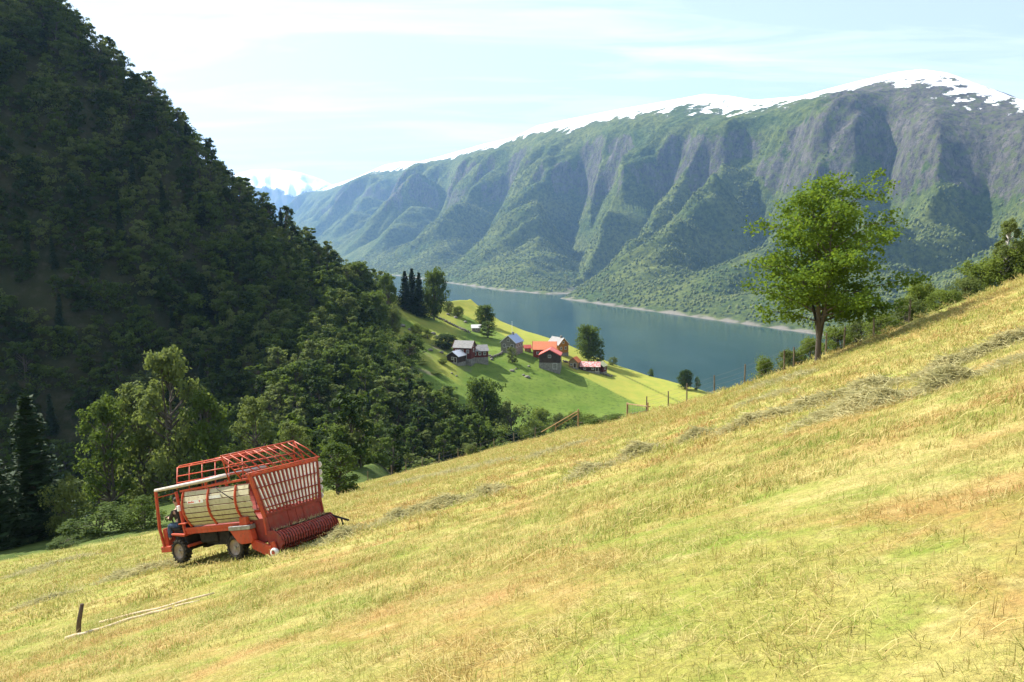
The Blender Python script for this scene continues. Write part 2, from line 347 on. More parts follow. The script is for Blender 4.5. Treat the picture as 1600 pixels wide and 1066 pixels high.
shore = sstep(5, 1.5, Z-WATER+9*fbm(X/45, Y/45, 4))
t = MT('mountainside', .95, .05); p = t.pos()
fo = t.mix(t.mapr(t.noise(p, .006, 4), .35, .65), (.062, .092, .021), (.132, .152, .038)); fo = t.mix(t.mapr(t.noise(p, .055, 6, .75), .40, .58), t.mix(.75, fo, (.012, .025, .012)), fo)
ro = t.mix(t.mapr(t.noise(t.scale(p, (1, 1, .35)), .03, 6, .65), .35, .65), (.050, .046, .044), (.15, .135, .12)); ro = t.mix(t.mapr(t.noise(t.scale(p, (1, 1, .3)), .10, 6, .75, .6), .52, .40, 0, .8), ro, (.020, .020, .024)); ro = t.mix(t.mapr(t.noise(p, .05, 5, .7), .50, .58), ro, (.085, .10, .04))
rk = t.mapr(t.math('ADD', t.attr('rock'), t.math('MULTIPLY', t.math('SUBTRACT', t.noise(p, .045, 5, .7), .5), 1.3)), .42, .58)
c = t.mix(rk, fo, ro)
c = t.mix(t.attr('shore'), c, (.20, .18, .145))
sn = t.mapr(t.math('ADD', t.attr('snow'), t.math('MULTIPLY', t.math('SUBTRACT', t.noise(p, .022, 7, .75), .5), 1.7)), .46, .54)
c = t.mix(sn, c, (.86, .88, .90)); t.col(c)
t.bump(t.noise(p, .07, 6, .75), .9, 9.); M['mountain'] = t.m
o = obj('mountain', V.reshape(-1, 3), grid_faces(*X.shape, flip=True), M['mountain'], smooth=True, kind='structure')
for k_, a_ in (('snow', snow), ('rock', rock), ('shore', shore)): attr(o, k_, a_)

# woods on the mountain: too far and too many to count
rg = np.random.default_rng(5); nT = 230000
ii = rg.integers(1, X.shape[0]-1, nT*3); jj = rg.integers(1, X.shape[1]-1, nT*3)
area = np.hypot(np.gradient(X, axis=1), np.gradient(Y, axis=1))*np.hypot(np.gradient(X, axis=0), np.gradient(Y, axis=0))
pr = np.clip(area/area[:, :400].max(), 0, 1)*(1-np.clip(rock*1.3, 0, 1))*sstep(.80, .35, Hrel+.25*fbm(X/120, Y/120, 4))*(Y < 5200)*(Z > WATER+7)*(.25+.75*sstep(-.25, .2, fbm(X/170, Y/170, 4)))
ok = rg.uniform(size=len(ii)) < pr[ii, jj]*1.6; ii, jj = ii[ok][:nT], jj[ok][:nT]
fx, fy = rg.uniform(-.5, .5, (2, len(ii)))[:, :, None]
Pm = V[ii, jj]+fx*(V[ii, jj+1]-V[ii, jj-1])/1.0+fy*(V[ii+1, jj]-V[ii-1, jj])/1.0
MTREES = (Pm, rg)
# far snow mountains up the fjord
def far_range(name, dist, pts, depth, seed, snowline):
    nx, ny = 260, 60
    pts = np.array(pts, float); px = np.linspace(pts[0, 0], pts[-1, 0], nx); py = np.interp(px, pts[:, 0], pts[:, 1])
    x0 = (px-CX)/F*dist; z0 = (370-py)/F*dist
    tv = np.linspace(-1, 1, ny); T, X = np.meshgrid(tv, x0, indexing='ij')
    base = WATER-20; top = np.broadcast_to(z0, X.shape)
    r = fbm(X/900+seed, T*2.2, 5, .55, True)
    Z = base+(top-base)*np.clip((1-np.abs(T)**1.1)+(.35*(r-.3))*np.abs(T)*(1-np.abs(T))*3, 0, 1.2)
    Y = dist+T*depth
    o = obj(name, np.stack([X*Y/dist, Y, Z*1.0], -1).reshape(-1, 3), grid_faces(ny, nx), M['mountain'], smooth=True, kind='structure')
    st = np.abs(np.gradient(Z, axis=1))/np.maximum(np.abs(np.gradient(X, axis=1)), 1)
    attr(o, 'snow', sstep(snowline-90, snowline+160, Z+240*fbm(X/500, T*4+seed, 4))); attr(o, 'rock', sstep(.2, .8, st+.3)); attr(o, 'shore', Z*0)
far_range('far_mountain', 15000, [(250, 330), (330, 288), (400, 268), (440, 266), (470, 271), (500, 279), (530, 293), (580, 312), (680, 350)], 2600, 2.2, 760)
# ================================================================== TREES
M['bark'] = simple('bark', (.07, .055, .045), (.16, .14, .12), 3, .9, .1, .6, .03, stretch=(1, 1, .2))
M['birch_bark'] = simple('birch_bark', (.45, .42, .38), (.10, .09, .08), 5, .8, .2, .3, .01, lo=.5, hi=.62)
M['leaf_dark'] = leafmat('leaf_dark', (.018, .035, .010), (.050, .082, .020), .36)
M['leaf_mid'] = leafmat('leaf_mid', (.042, .074, .016), (.110, .155, .032), .40)
M['leaf_pale'] = leafmat('leaf_pale', (.085, .115, .036), (.155, .190, .060), .40)
M['leaf_maple'] = leafmat('leaf_maple', (.045, .096, .013), (.115, .185, .022), .40, (.26, .36, .03))
M['leaf_willow'] = leafmat('leaf_willow', (.085, .125, .026), (.17, .215, .045), .45)
M['needles'] = leafmat('needles', (.018, .038, .016), (.034, .060, .022), .10, rnd_w=.6)

def quads(c, n, up, L_, W_):
    """leaf quads: centres c, normals n, long axis near 'up'; diamond folded a little"""
    n = n/np.linalg.norm(n, axis=1, keepdims=True)
    a = np.cross(n, up); a /= np.maximum(np.linalg.norm(a, axis=1, keepdims=True), 1e-6); b = np.cross(n, a)
    L_ = L_[:, None]; W_ = W_[:, None]
    v = np.stack([c-b*L_, c+a*W_+n*W_*.25, c+b*L_, c-a*W_+n*W_*.25], 1).reshape(-1, 3)
    return v, np.arange(len(v)).reshape(-1, 4)
def clump_leaves(rg, centres, rad, per, size, flat=.75, upb=.5):
    k = len(centres); c = np.repeat(centres, per, 0); rr = np.repeat(rad, per)[:, None]
    d = rg.normal(size=c.shape); d /= np.linalg.norm(d, axis=1, keepdims=True)
    f = rg.uniform(0, 1, (len(c), 1))**.45
    off = d*f*rr; off[:, 2] *= flat
    n = d*.9+rg.normal(size=c.shape)*.65; n[:, 2] += upb
    s = size*rg.uniform(.6, 1.35, len(c))
    return quads(c+off, n, rg.normal(size=c.shape), s, s*rg.uniform(.45, .75, len(c)))
def tube(P, Rr, k=6):
    P = np.array(P, float); m = len(P); V_ = []
    for i in range(m):
        d = P[min(i+1, m-1)]-P[max(i-1, 0)]; d /= max(np.linalg.norm(d), 1e-9)
        a = np.cross(d, (0, 0, 1) if abs(d[2]) < .95 else (1, 0, 0)); a /= np.linalg.norm(a); b = np.cross(d, a)
        for j in range(k):
            t_ = 2*math.pi*j/k; V_.append(P[i]+Rr[i]*(a*math.cos(t_)+b*math.sin(t_)))
    Fc = [(i*k+j, i*k+(j+1) % k, (i+1)*k+(j+1) % k, (i+1)*k+j) for i in range(m-1) for j in range(k)]
    return np.array(V_), np.array(Fc)
def join(parts):
    V_, F_, o_ = [], [], 0
    for v, f in parts:
        V_.append(v); F_.append(np.asarray(f)+o_); o_ += len(v)
    return np.concatenate(V_), np.concatenate(F_)
def bmesh_data(name, vf, mat, smooth=False):
    v, f = vf; me = bpy.data.meshes.new(name); k = f.shape[1]
    me.vertices.add(len(v)); me.vertices.foreach_set('co', np.ascontiguousarray(v, np.float32).ravel())
    me.loops.add(f.size); me.loops.foreach_set('vertex_index', np.ascontiguousarray(f, np.int32).ravel())
    me.polygons.add(len(f)); me.polygons.foreach_set('loop_start', np.arange(0, f.size, k, dtype=np.int32)); me.update(calc_edges=True)
    if smooth: me.polygons.foreach_set('use_smooth', np.ones(len(f), bool))
    me.materials.append(mat); return me
def broadleaf(seed, h=10., wid=.55, base=.22, nclump=26, per=26, leaf=.45, mat='leaf_mid', bark='bark', stems=1, top=.0):
    """unit-named broadleaf: returns (trunk mesh, crown mesh), height h, standing on z = 0"""
    rg = np.random.default_rng(seed); r = h*wid*.5
    cz0, cz1 = h*base, h
    nl = max(6, nclump//6); q = (np.arange(nl)+.5)/nl; ph = np.arange(nl)*2.399+rg.uniform(0, .9, nl)
    lean = rg.normal(size=2)*.05*h; hc = cz1-cz0
    prof = np.sqrt(np.clip(1-((q-.42)/.60)**2, .05, 1))*(1-top*q)
    lrad = r*rg.uniform(.36, .58, nl)*(.62+.38*prof); lr = np.maximum(r*prof-lrad*.75, 0)*rg.uniform(.7, 1.1, nl)
    LZ = cz0+hc*.06+(hc*.94)*q; LZ = np.minimum(LZ, cz1-lrad*.8)+rg.normal(size=nl)*h*.02
    LC = np.stack([np.cos(ph)*lr+lean[0]*q, np.sin(ph)*lr+lean[1]*q, LZ], 1)
    li = rg.integers(0, nl, nclump); li[:nl] = np.arange(nl)
    d = rg.normal(size=(nclump, 3)); d[:, 2] += .35; d /= np.linalg.norm(d, axis=1, keepdims=True)
    C = LC[li]+d*lrad[li][:, None]*rg.uniform(.25, .95, (nclump, 1))*np.array([1, 1, .85]); rad = np.hypot(C[:, 0], C[:, 1])
    cr = lrad[li]*rg.uniform(.36, .66, nclump)
    crown = clump_leaves(rg, C, cr, per, leaf, .78)
    parts = []
    for s in range(stems):
        a = rg.uniform(0, 6.28); sp_ = 0 if stems == 1 else .09*h
        top_ = np.array([lean[0]*.9+math.cos(a)*sp_, lean[1]*.9+math.sin(a)*sp_, h*.86])
        b0 = np.array([math.cos(a)*sp_*.15, math.sin(a)*sp_*.15, -.06*h])
        mid_ = (b0+top_)/2+rg.normal(size=3)*.02*h
        tr = h*.022/(stems**.5); parts.append(tube([b0, (b0*2+mid_)/3, mid_, (mid_+top_)/2, top_], [tr*1.3, tr, tr*.72, tr*.45, tr*.15], 6))
    for i in range(0, nclump, 2):
        z0 = max(C[i, 2]-cr[i]*.9-rad[i]*.55, h*.10); zf_ = min(z0/h/.86, 1); p0 = np.array([lean[0]*zf_*.9, lean[1]*zf_*.9, z0])
        parts.append(tube([p0, (p0+C[i])/2+np.array([0, 0, -.01*h]), C[i]], [h*.009, h*.006, h*.002], 4))
    return bmesh_data('trunk', join(parts), M[bark], True), bmesh_data('crown', crown, M[mat])
def spruce(seed, h=14., wid=.32, tiers=24, per=34, leaf=.34):
    rg = np.random.default_rng(seed); P, Nn, U = [], [], []
    for k in range(tiers):
        q = (k+.3)/tiers; z = h*(.05+.94*q); r = h*wid*.5*(1-q)**.82*rg.uniform(.8, 1.15)+.12
        nb = max(5, int(11*(1-q)+4)); a0 = rg.uniform(0, 6)
        for b in range(nb):
            a = a0+b*6.283/nb+rg.normal()*.15; rb = r*rg.uniform(.65, 1.12); m = max(4, int(per*(1-q*.75)/nb*3.2))
            f = rg.uniform(.12, 1, m); x = f*rb; side_ = rg.normal(size=m)*.10*rb*(1.2-f)+rg.normal(size=m)*.05
            zz = z-.30*x-.12*np.sin(f*3)*rb+rg.normal(size=m)*.10-rg.uniform(0, .16, m)*rb*.5
            P.append(np.stack([np.cos(a)*x-np.sin(a)*side_, np.sin(a)*x+np.cos(a)*side_, zz], 1))
            nn = rg.normal(size=(m, 3))*.5+np.array([0, 0, .8]); Nn.append(nn); U.append(np.tile([-np.sin(a), np.cos(a), 0], (m, 1)))
    P = np.concatenate(P); Nn = np.concatenate(Nn); U = np.concatenate(U); s = leaf*rg.uniform(.6, 1.3, len(P))
    crown = quads(P, Nn, U, s, s*.38)
    return bmesh_data('trunk', tube([(0, 0, -.06*h), (0, 0, h*.5), (0, 0, h*.98)], [h*.02, h*.012, h*.002], 7), M['bark'], True), bmesh_data('crown', crown, M['needles'])
def plant_tree(name, meshes, loc, sx, sz, rz, label, cat, group=None, tilt=0.):
    e = empty(name, loc, label, cat, group, (tilt*math.cos(rz*3), tilt*math.sin(rz*3), rz)); e.scale = (sx, sx, sz)
    link('trunk', meshes[0], e); link('crown', meshes[1], e); return e
def gn_scatter(name, pts, rot, scl, idx, meshes, kind='stuff', label=None):
    """one stuff object: instances of a few meshes on points"""
    me = bpy.data.meshes.new(name); me.vertices.add(len(pts)); me.vertices.foreach_set('co', np.ascontiguousarray(pts, np.float32).ravel()); me.update()
    o = link(name, me, kind=kind, label=label)
    a = me.attributes.new('rot', 'FLOAT_VECTOR', 'POINT'); a.data.foreach_set('vector', np.ascontiguousarray(rot, np.float32).ravel())
    a = me.attributes.new('scl', 'FLOAT_VECTOR', 'POINT'); a.data.foreach_set('vector', np.ascontiguousarray(scl, np.float32).ravel())
    a = me.attributes.new('idx', 'INT', 'POINT'); a.data.foreach_set('value', np.ascontiguousarray(idx, np.int32))
    g = bpy.data.node_groups.new(name, 'GeometryNodeTree')
    g.interface.new_socket('Geometry', in_out='INPUT', socket_type='NodeSocketGeometry'); g.interface.new_socket('Geometry', in_out='OUTPUT', socket_type='NodeSocketGeometry')
    n, l = g.nodes, g.links
    gi = n.new('NodeGroupInput'); go = n.new('NodeGroupOutput'); ip = n.new('GeometryNodeInstanceOnPoints'); ip.inputs['Pick Instance'].default_value = True
    gt = n.new('GeometryNodeGeometryToInstance')
    for m in reversed(meshes):
        ob = bpy.data.objects.new(name+'_source', m); oi = n.new('GeometryNodeObjectInfo'); oi.inputs['Object'].default_value = ob; l.new(oi.outputs['Geometry'], gt.inputs[0])
    def na(nm, typ):
        x = n.new('GeometryNodeInputNamedAttribute'); x.data_type = typ; x.inputs['Name'].default_value = nm; return x.outputs['Attribute']
    er = n.new('FunctionNodeEulerToRotation'); l.new(na('rot', 'FLOAT_VECTOR'), er.inputs[0])
    l.new(gi.outputs[0], ip.inputs['Points']); l.new(gt.outputs[0], ip.inputs['Instance']); l.new(er.outputs[0], ip.inputs['Rotation'])
    l.new(na('scl', 'FLOAT_VECTOR'), ip.inputs['Scale']); l.new(na('idx', 'INT'), ip.inputs['Instance Index']); l.new(ip.outputs[0], go.inputs[0])
    o.modifiers.new('scatter', 'NODES').node_group = g
    return o

# ---- forest on the hill: about 260 single trees, the rest one wood
FT = [broadleaf(10+i, 10., .56+.04*i, .10, 54, 20, .34, ('leaf_dark', 'leaf_mid', 'leaf_mid', 'leaf_pale')[i % 4], 'bark', 1+(i % 2)) for i in range(8)]
FS = [spruce(40+i, 12., .30, 20, 30, .42) for i in range(2)]
pts = []
sp_ = 4.7; gx, gy = np.meshgrid(np.arange(-235, 75, sp_), np.arange(100, 372, sp_)); gx = (gx+RNG.uniform(-.45, .45, gx.shape)*sp_).ravel(); gy = (gy+RNG.uniform(-.45, .45, gy.shape)*sp_).ravel()
gz = z_land(gx, gy); PXg, PYg = to_px(gx, gy, gz)
# the meadow side of the wood: keep trees off the grass
wood_edge = np.interp(PYg, [380, 430, 470, 520, 560, 600, 640, 680, 720, 760], [640, 655, 600, 590, 600, 640, 690, 740, 800, 860])
keep = (PXg < wood_edge+26*fbm(gx*.03, gy*.03, 2)) & (PXg > -60) & (PYg > -60) & (gy < hill_edge(gx)+22)
dens = fbm(gx*.028+11, gy*.028, 3)
keep &= ~((dens < -.50) & (PXg < 430)) & (gy > field_edge(gx)+36)
# only what the camera can see over the field's edge: the top of the tree must clear the land between
hh = RNG.uniform(6.2, 10.5, len(gx))*(1+.25*dens)
vis = np.ones(len(gx), bool)
for f in np.linspace(.12, .93, 22): vis &= (z_land(gx*f, gy*f) < (gz+hh)*f+.3)
keep &= vis
gx, gy, gz, hh, PXg, PYg = (a[keep] for a in (gx, gy, gz, hh, PXg, PYg))
order = np.argsort(-hh/gy*np.where(gy > hill_edge(gx)-14, 1.6, 1)); n_single = 255
kinds = RNG.integers(0, 8, len(gx)); is_sp = (RNG.uniform(size=len(gx)) < .05)
S_IDX = order[:n_single]; R_IDX = order[n_single:]
print('forest trees', len(gx))
def zone(px, py):
    shade = px < np.interp(py, [0, 330, 430, 520, 620], [700, 470, 520, 420, 130])
    if shade: return ('broadleaf tree in the shaded wood high on the steep hillside', 'trees of the shaded hillside wood') if py < 330 else ('broadleaf tree in the dark wood at the foot of the steep hillside', 'trees at the foot of the hillside')
    if py < 540: return 'sunlit broadleaf tree on the wooded slope above the farm meadow', 'trees of the sunlit slope'
    if px > 600: return 'dense green tree at the wood edge beside the green farm meadow', 'trees at the meadow edge'
    if px > 420: return 'dense green tree in the ravine between the wagon and the farm', 'trees of the ravine'
    return 'dark tree in the wood behind the pale clump and the wagon', 'trees behind the pale clump'
for i in S_IDX:
    if is_sp[i]:
        lb, gp = zone(PXg[i], PYg[i]); lb = lb.replace('broadleaf tree', 'narrow spruce').replace('dense green tree', 'narrow dark spruce').replace('dark tree', 'narrow dark spruce'); k = FS[int(kinds[i]) % 2]; s = hh[i]/11; nm = 'spruce_tree'; ct = 'spruce'
        gp = gp.replace('trees', 'spruces')
    else:
        lb, gp = zone(PXg[i], PYg[i]); k = FT[int(kinds[i])]; s = hh[i]/10; nm = 'broadleaf_tree'; ct = 'tree'
    plant_tree(nm, k, (gx[i], gy[i], gz[i]-.2), s*random.uniform(.95, 1.25), s, random.uniform(0, 6.28), lb, ct, gp, .06)
n_ = len(R_IDX); s_ = hh[R_IDX]/10; wd = RNG.uniform(.95, 1.3, n_)*s_
gn_scatter('forest', np.stack([gx, gy, gz-.2], 1)[R_IDX], np.stack([RNG.normal(size=n_)*.05, RNG.normal(size=n_)*.05, RNG.uniform(0, 6.28, n_)], 1), np.stack([wd, wd, s_], 1), np.where(is_sp[R_IDX], 8+kinds[R_IDX] % 2, kinds[R_IDX]), [m[1] for m in FT+FS], label='dense mixed wood covering the steep hillside')

# ---- trees and bushes that stand out: (pixel x, pixel y of the top, distance, width / height, mesh, label)
NT = [broadleaf(60+i, 10., .62, .08, 120, 44, .17, ('leaf_pale', 'leaf_mid', 'leaf_pale', 'leaf_mid')[i], 'bark', 2) for i in range(4)]
NB = [broadleaf(80+i, 10., 1.0, .02, 80, 46, .24, ('leaf_mid', 'leaf_pale', 'leaf_mid')[i], 'bark', 3) for i in range(3)]
ND_ = [broadleaf(90+i, 10., .72, .12, 110, 44, .20, ('leaf_dark', 'leaf_mid')[i], 'bark', 1) for i in range(2)]
RT = [broadleaf(150+i, 10., .95, .10, 190, 40, .24, ('leaf_mid', 'leaf_dark')[i], 'bark', 1) for i in range(2)]
SPR = [spruce(95+i, 14., .36, 34, 60, .30) for i in range(2)]
def stand(name, px, pytop, d, wpx, meshes, h0, wratio, label, cat, group=None, base=None):
    """plant a tree so that its top is at a pixel and its width wpx pixels, on the land at distance d"""
    p = at(px, pytop, d); zb = zl(p.x, p.y); h = max(p.z-zb, .6); wm = wpx/F*d
    sx = wm/(h0*wratio); return plant_tree(name, meshes, (p.x, p.y, zb-.1), sx, h/h0, random.uniform(0, 6.28), label, cat, group)
for a_ in [
    ('spruce_tree', 38, 612, 62, 150, SPR[0], 14, .36, 'tall dark spruce standing behind the hayfield at the frame edge', 'spruce'),
    ('spruce_tree', -30, 660, 58, 140, SPR[1], 14, .36, 'spruce cut by the frame edge, next to the tall dark spruce', 'spruce'),
    ('broadleaf_tree', 262, 536, 92, 120, NT[0], 10, .62, 'tallest pale tree of the clump behind the red loader wagon', 'tree'),
    ('broadleaf_tree', 165, 618, 90, 95, NT[1], 10, .62, 'pale grey-green tree between the tall spruce and the clump', 'tree'),
    ('broadleaf_tree', 215, 590, 96, 100, NT[2], 10, .62, 'pale tree just beside the tallest of the clump', 'tree'),
    ('broadleaf_tree', 330, 612, 90, 90, NT[3], 10, .62, 'green tree in the middle of the clump above the wagon', 'tree'),
    ('broadleaf_tree', 392, 616, 88, 80, NT[0], 10, .62, 'round pale tree above the wagon roof bars', 'tree'),
    ('broadleaf_tree', 455, 655, 84, 60, NT[2], 10, .62, 'small pale treetop directly behind the wagon roof', 'tree'),
    ('broadleaf_tree', 525, 695, 60, 85, NT[3], 10, .62, 'leafy tree directly behind the barred end of the wagon', 'tree'),
    ('bush', 98, 742, 60, 70, NB[1], 10, 1.0, 'pale bush at the foot of the tall dark spruce', 'bush'),
    ('bush', 150, 795, 57, 120, NB[0], 10, 1.0, 'low wide green bush on the lower hayfield edge', 'bush'),
    ('bush', 222, 778, 57, 80, NB[2], 10, 1.0, 'rounded green bush left of the wagon cab', 'bush'),
    ('bush', 100, 838, 54, 70, NB[0], 10, 1.0, 'low bush nearest the hayfield below the spruce', 'bush'),
    ('bush', 738, 690, 88, 34, NB[1], 10, 1.0, 'small pale bush behind the lower wire fence', 'bush'),
    ('broadleaf_tree', 757, 592, 205, 74, RT[0], 10, .95, 'large green tree on the ravine edge below the dark red barn', 'tree'),
    ('bush', 803, 626, 200, 75, NB[1], 10, 1.0, 'wide grey-green willow bush at the foot of the green meadow', 'bush'),
    ('broadleaf_tree', 640, 520, 250, 50, ND_[1], 10, .72, 'green tree at the wood edge beside the rubble slope', 'tree'),
    ('broadleaf_tree', 582, 455, 275, 56, RT[0], 10, .95, 'round dark tree standing out on the upper slope', 'tree'),
    ('broadleaf_tree', 604, 428, 290, 36, ND_[1], 10, .72, 'smaller tree just above the round dark tree', 'tree'),
    ('spruce_tree', 632, 422, 318, 36, SPR[0], 14, .36, 'first of three dark spruces on the ridge', 'spruce'),
    ('spruce_tree', 643, 418, 322, 38, SPR[1], 14, .36, 'middle one of three dark spruces on the ridge', 'spruce'),
    ('spruce_tree', 654, 424, 320, 34, SPR[0], 14, .36, 'last of three dark spruces on the ridge, nearest the fjord', 'spruce'),
    ('broadleaf_tree', 677, 420, 325, 44, RT[0], 10, .95, 'pale green tree on the ridge in front of the fjord', 'tree'),
    ('broadleaf_tree', 759, 476, 345, 34, RT[0], 10, .95, 'dark tree above the farmhouses against the fjord', 'tree'),
    ('broadleaf_tree', 762, 502, 318, 30, NT[1], 10, .62, 'grey-green tree between the small shed and the white house', 'tree'),
    ('broadleaf_tree', 697, 522, 288, 38, RT[1], 10, .95, 'bushy tree beside the dark red farmhouse', 'tree'),
    ('broadleaf_tree', 921, 508, 318, 46, RT[0], 10, .95, 'round solitary tree beyond the farm against the water', 'tree'),
    ('bush', 938, 545, 316, 22, NB[0], 10, 1.0, 'low bush at the foot of the round solitary tree', 'bush'),
    ('bush', 957, 557, 322, 18, NB[1], 10, 1.0, 'pale flowering bush near the road at the meadow edge', 'bush'),
    ('bush', 801, 541, 288, 20, NB[1], 10, 1.0, 'pale bush in front of the white house', 'bush'),
    ('bush', 884, 533, 318, 12, NB[0], 10, 1.0, 'small bush behind the ochre house', 'bush'),
    ('broadleaf_tree', 1071, 578, 292, 26, RT[1], 10, .95, 'small round tree at the far edge of the yellow meadow', 'tree'),
    ('bush', 1017, 576, 312, 12, NB[2], 10, 1.0, 'tiny bush beside the pale road', 'bush'),
    ('bush', 1090, 588, 292, 12, NB[0], 10, 1.0, 'tiny bush next to the small round meadow tree', 'bush')]:
    stand(*a_)
# hedge along the upper right edge of the field
HB = [broadleaf(130+i, 10., 1.05, .0, 190, 40, .20, ('leaf_willow', 'leaf_pale', 'leaf_willow')[i], 'bark', 3) for i in range(3)]
for a_ in [
    ('bush', 1200, 556, 52, 44, HB[0], 'pale bush just below the lone maple, nearest the water'),
    ('bush', 1236, 544, 51, 46, HB[1], 'bush left of the maple trunk, half behind it'),
    ('bush', 1268, 524, 51, 50, HB[2], 'bush directly behind the trunk of the lone maple'),
    ('bush', 1308, 508, 50, 56, HB[0], 'green bush right of the maple trunk'),
    ('bush', 1342, 496, 51, 60, HB[1], 'bush second right of the maple trunk'),
    ('bush', 1380, 486, 49, 60, HB[2], 'bush third right of the maple trunk'),
    ('bush', 1416, 462, 51, 64, HB[1], 'bush in the middle of the hedge beyond the hayfield'),
    ('bush', 1450, 436, 54, 76, HB[0], 'tall pale bush behind the middle of the hedge'),
    ('bush', 1478, 450, 49, 60, HB[2], 'lower bush before the tall pale one in the hedge'),
    ('bush', 1510, 430, 50, 66, HB[1], 'bright green bush on the hayfield edge, at the hedge end'),
    ('bush', 1540, 404, 53, 80, HB[0], 'bush at the foot of the thin birch'),
    ('bush', 1582, 384, 52, 84, HB[2], 'bush behind the birch stem'),
    ('bush', 1622, 362, 52, 84, HB[0], 'bush cut by the frame edge behind the birch')]:
    stand(*a_[:5], a_[5], 10, 1.05, a_[6], 'bush', 'bushes along the upper field edge')
# scrub at the foot of the meadow and on the rubble slope
for i, (px, py, d, wp) in enumerate([(846, 636, 232, 40), (872, 646, 228, 36), (898, 642, 236, 40), (925, 646, 236, 36), (955, 648, 240, 34), (835, 655, 222, 40), (770, 640, 205, 44), (730, 655, 205, 50), (780, 668, 190, 44), (820, 668, 190, 40), (612, 478, 284, 30), (652, 505, 290, 22), (668, 512, 292, 18), (640, 540, 262, 34), (660, 566, 258, 30), (680, 582, 255, 30), (700, 470, 345, 18), (716, 478, 345, 20), (690, 560, 268, 20), (662, 476, 325, 22)]):
    near_ = 'at the foot of the green meadow' if i < 10 else 'on the rubble slope beside the farm'
    stand('bush', px, py, d, wp, HB[i % 3], 10, 1.05, 'low scrubby bush '+near_, 'bush', 'scrub '+near_)
BIR = broadleaf(121, 10., .46, .30, 110, 40, .15, 'leaf_pale', 'birch_bark', 1)
stand('birch_tree', 1574, 342, 52, 46, BIR, 10, .46, 'thin white-stemmed birch above the field edge', 'birch')
stand('birch_tree', 1622, 348, 54, 50, BIR, 10, .46, 'second birch cut by the frame edge', 'birch')

# ---- woods far across the fjord
Pm, rg = MTREES; n_ = len(Pm)
def puff(seed):
    r_ = np.random.default_rng(seed); th = np.arange(5)*2*math.pi/5
    v = [(0, 0, 1.0)]+[(.42*math.cos(t_)*r_.uniform(.8, 1.2), .42*math.sin(t_)*r_.uniform(.8, 1.2), .62) for t_ in th]+[(.40*math.cos(t_+.6), .40*math.sin(t_+.6), .08) for t_ in th]
    f = [(0, 1+i, 1+(i+1) % 5) for i in range(5)]+[(1+i, 6+i, 1+(i+1) % 5) for i in range(5)]+[(6+i, 6+(i+1) % 5, 1+(i+1) % 5) for i in range(5)]
    return np.array(v), np.array(f)
t = MT('far_leaves', .9, .1); t.col(t.mix(t.math('ADD', t.math('MULTIPLY', t.rnd(), .5), t.math('MULTIPLY', t.mapr(t.noise(t.pos(), .008, 4), .35, .65), .5)), (.050, .074, .020), (.130, .146, .042))); M['far_leaves'] = t.m
sz = rg.uniform(5, 9.5, n_); ws = sz*rg.uniform(.8, 1.3, n_)
gn_scatter('mountain_woods', Pm-np.array([0, 0, 1.]), np.stack([np.zeros(n_), np.zeros(n_), rg.uniform(0, 6.28, n_)], 1), np.stack([ws, ws, sz], 1), rg.integers(0, 3, n_), [bmesh_data('puff', puff(i), M['far_leaves'], True) for i in range(3)], label='woods on the far mountainside across the fjord')
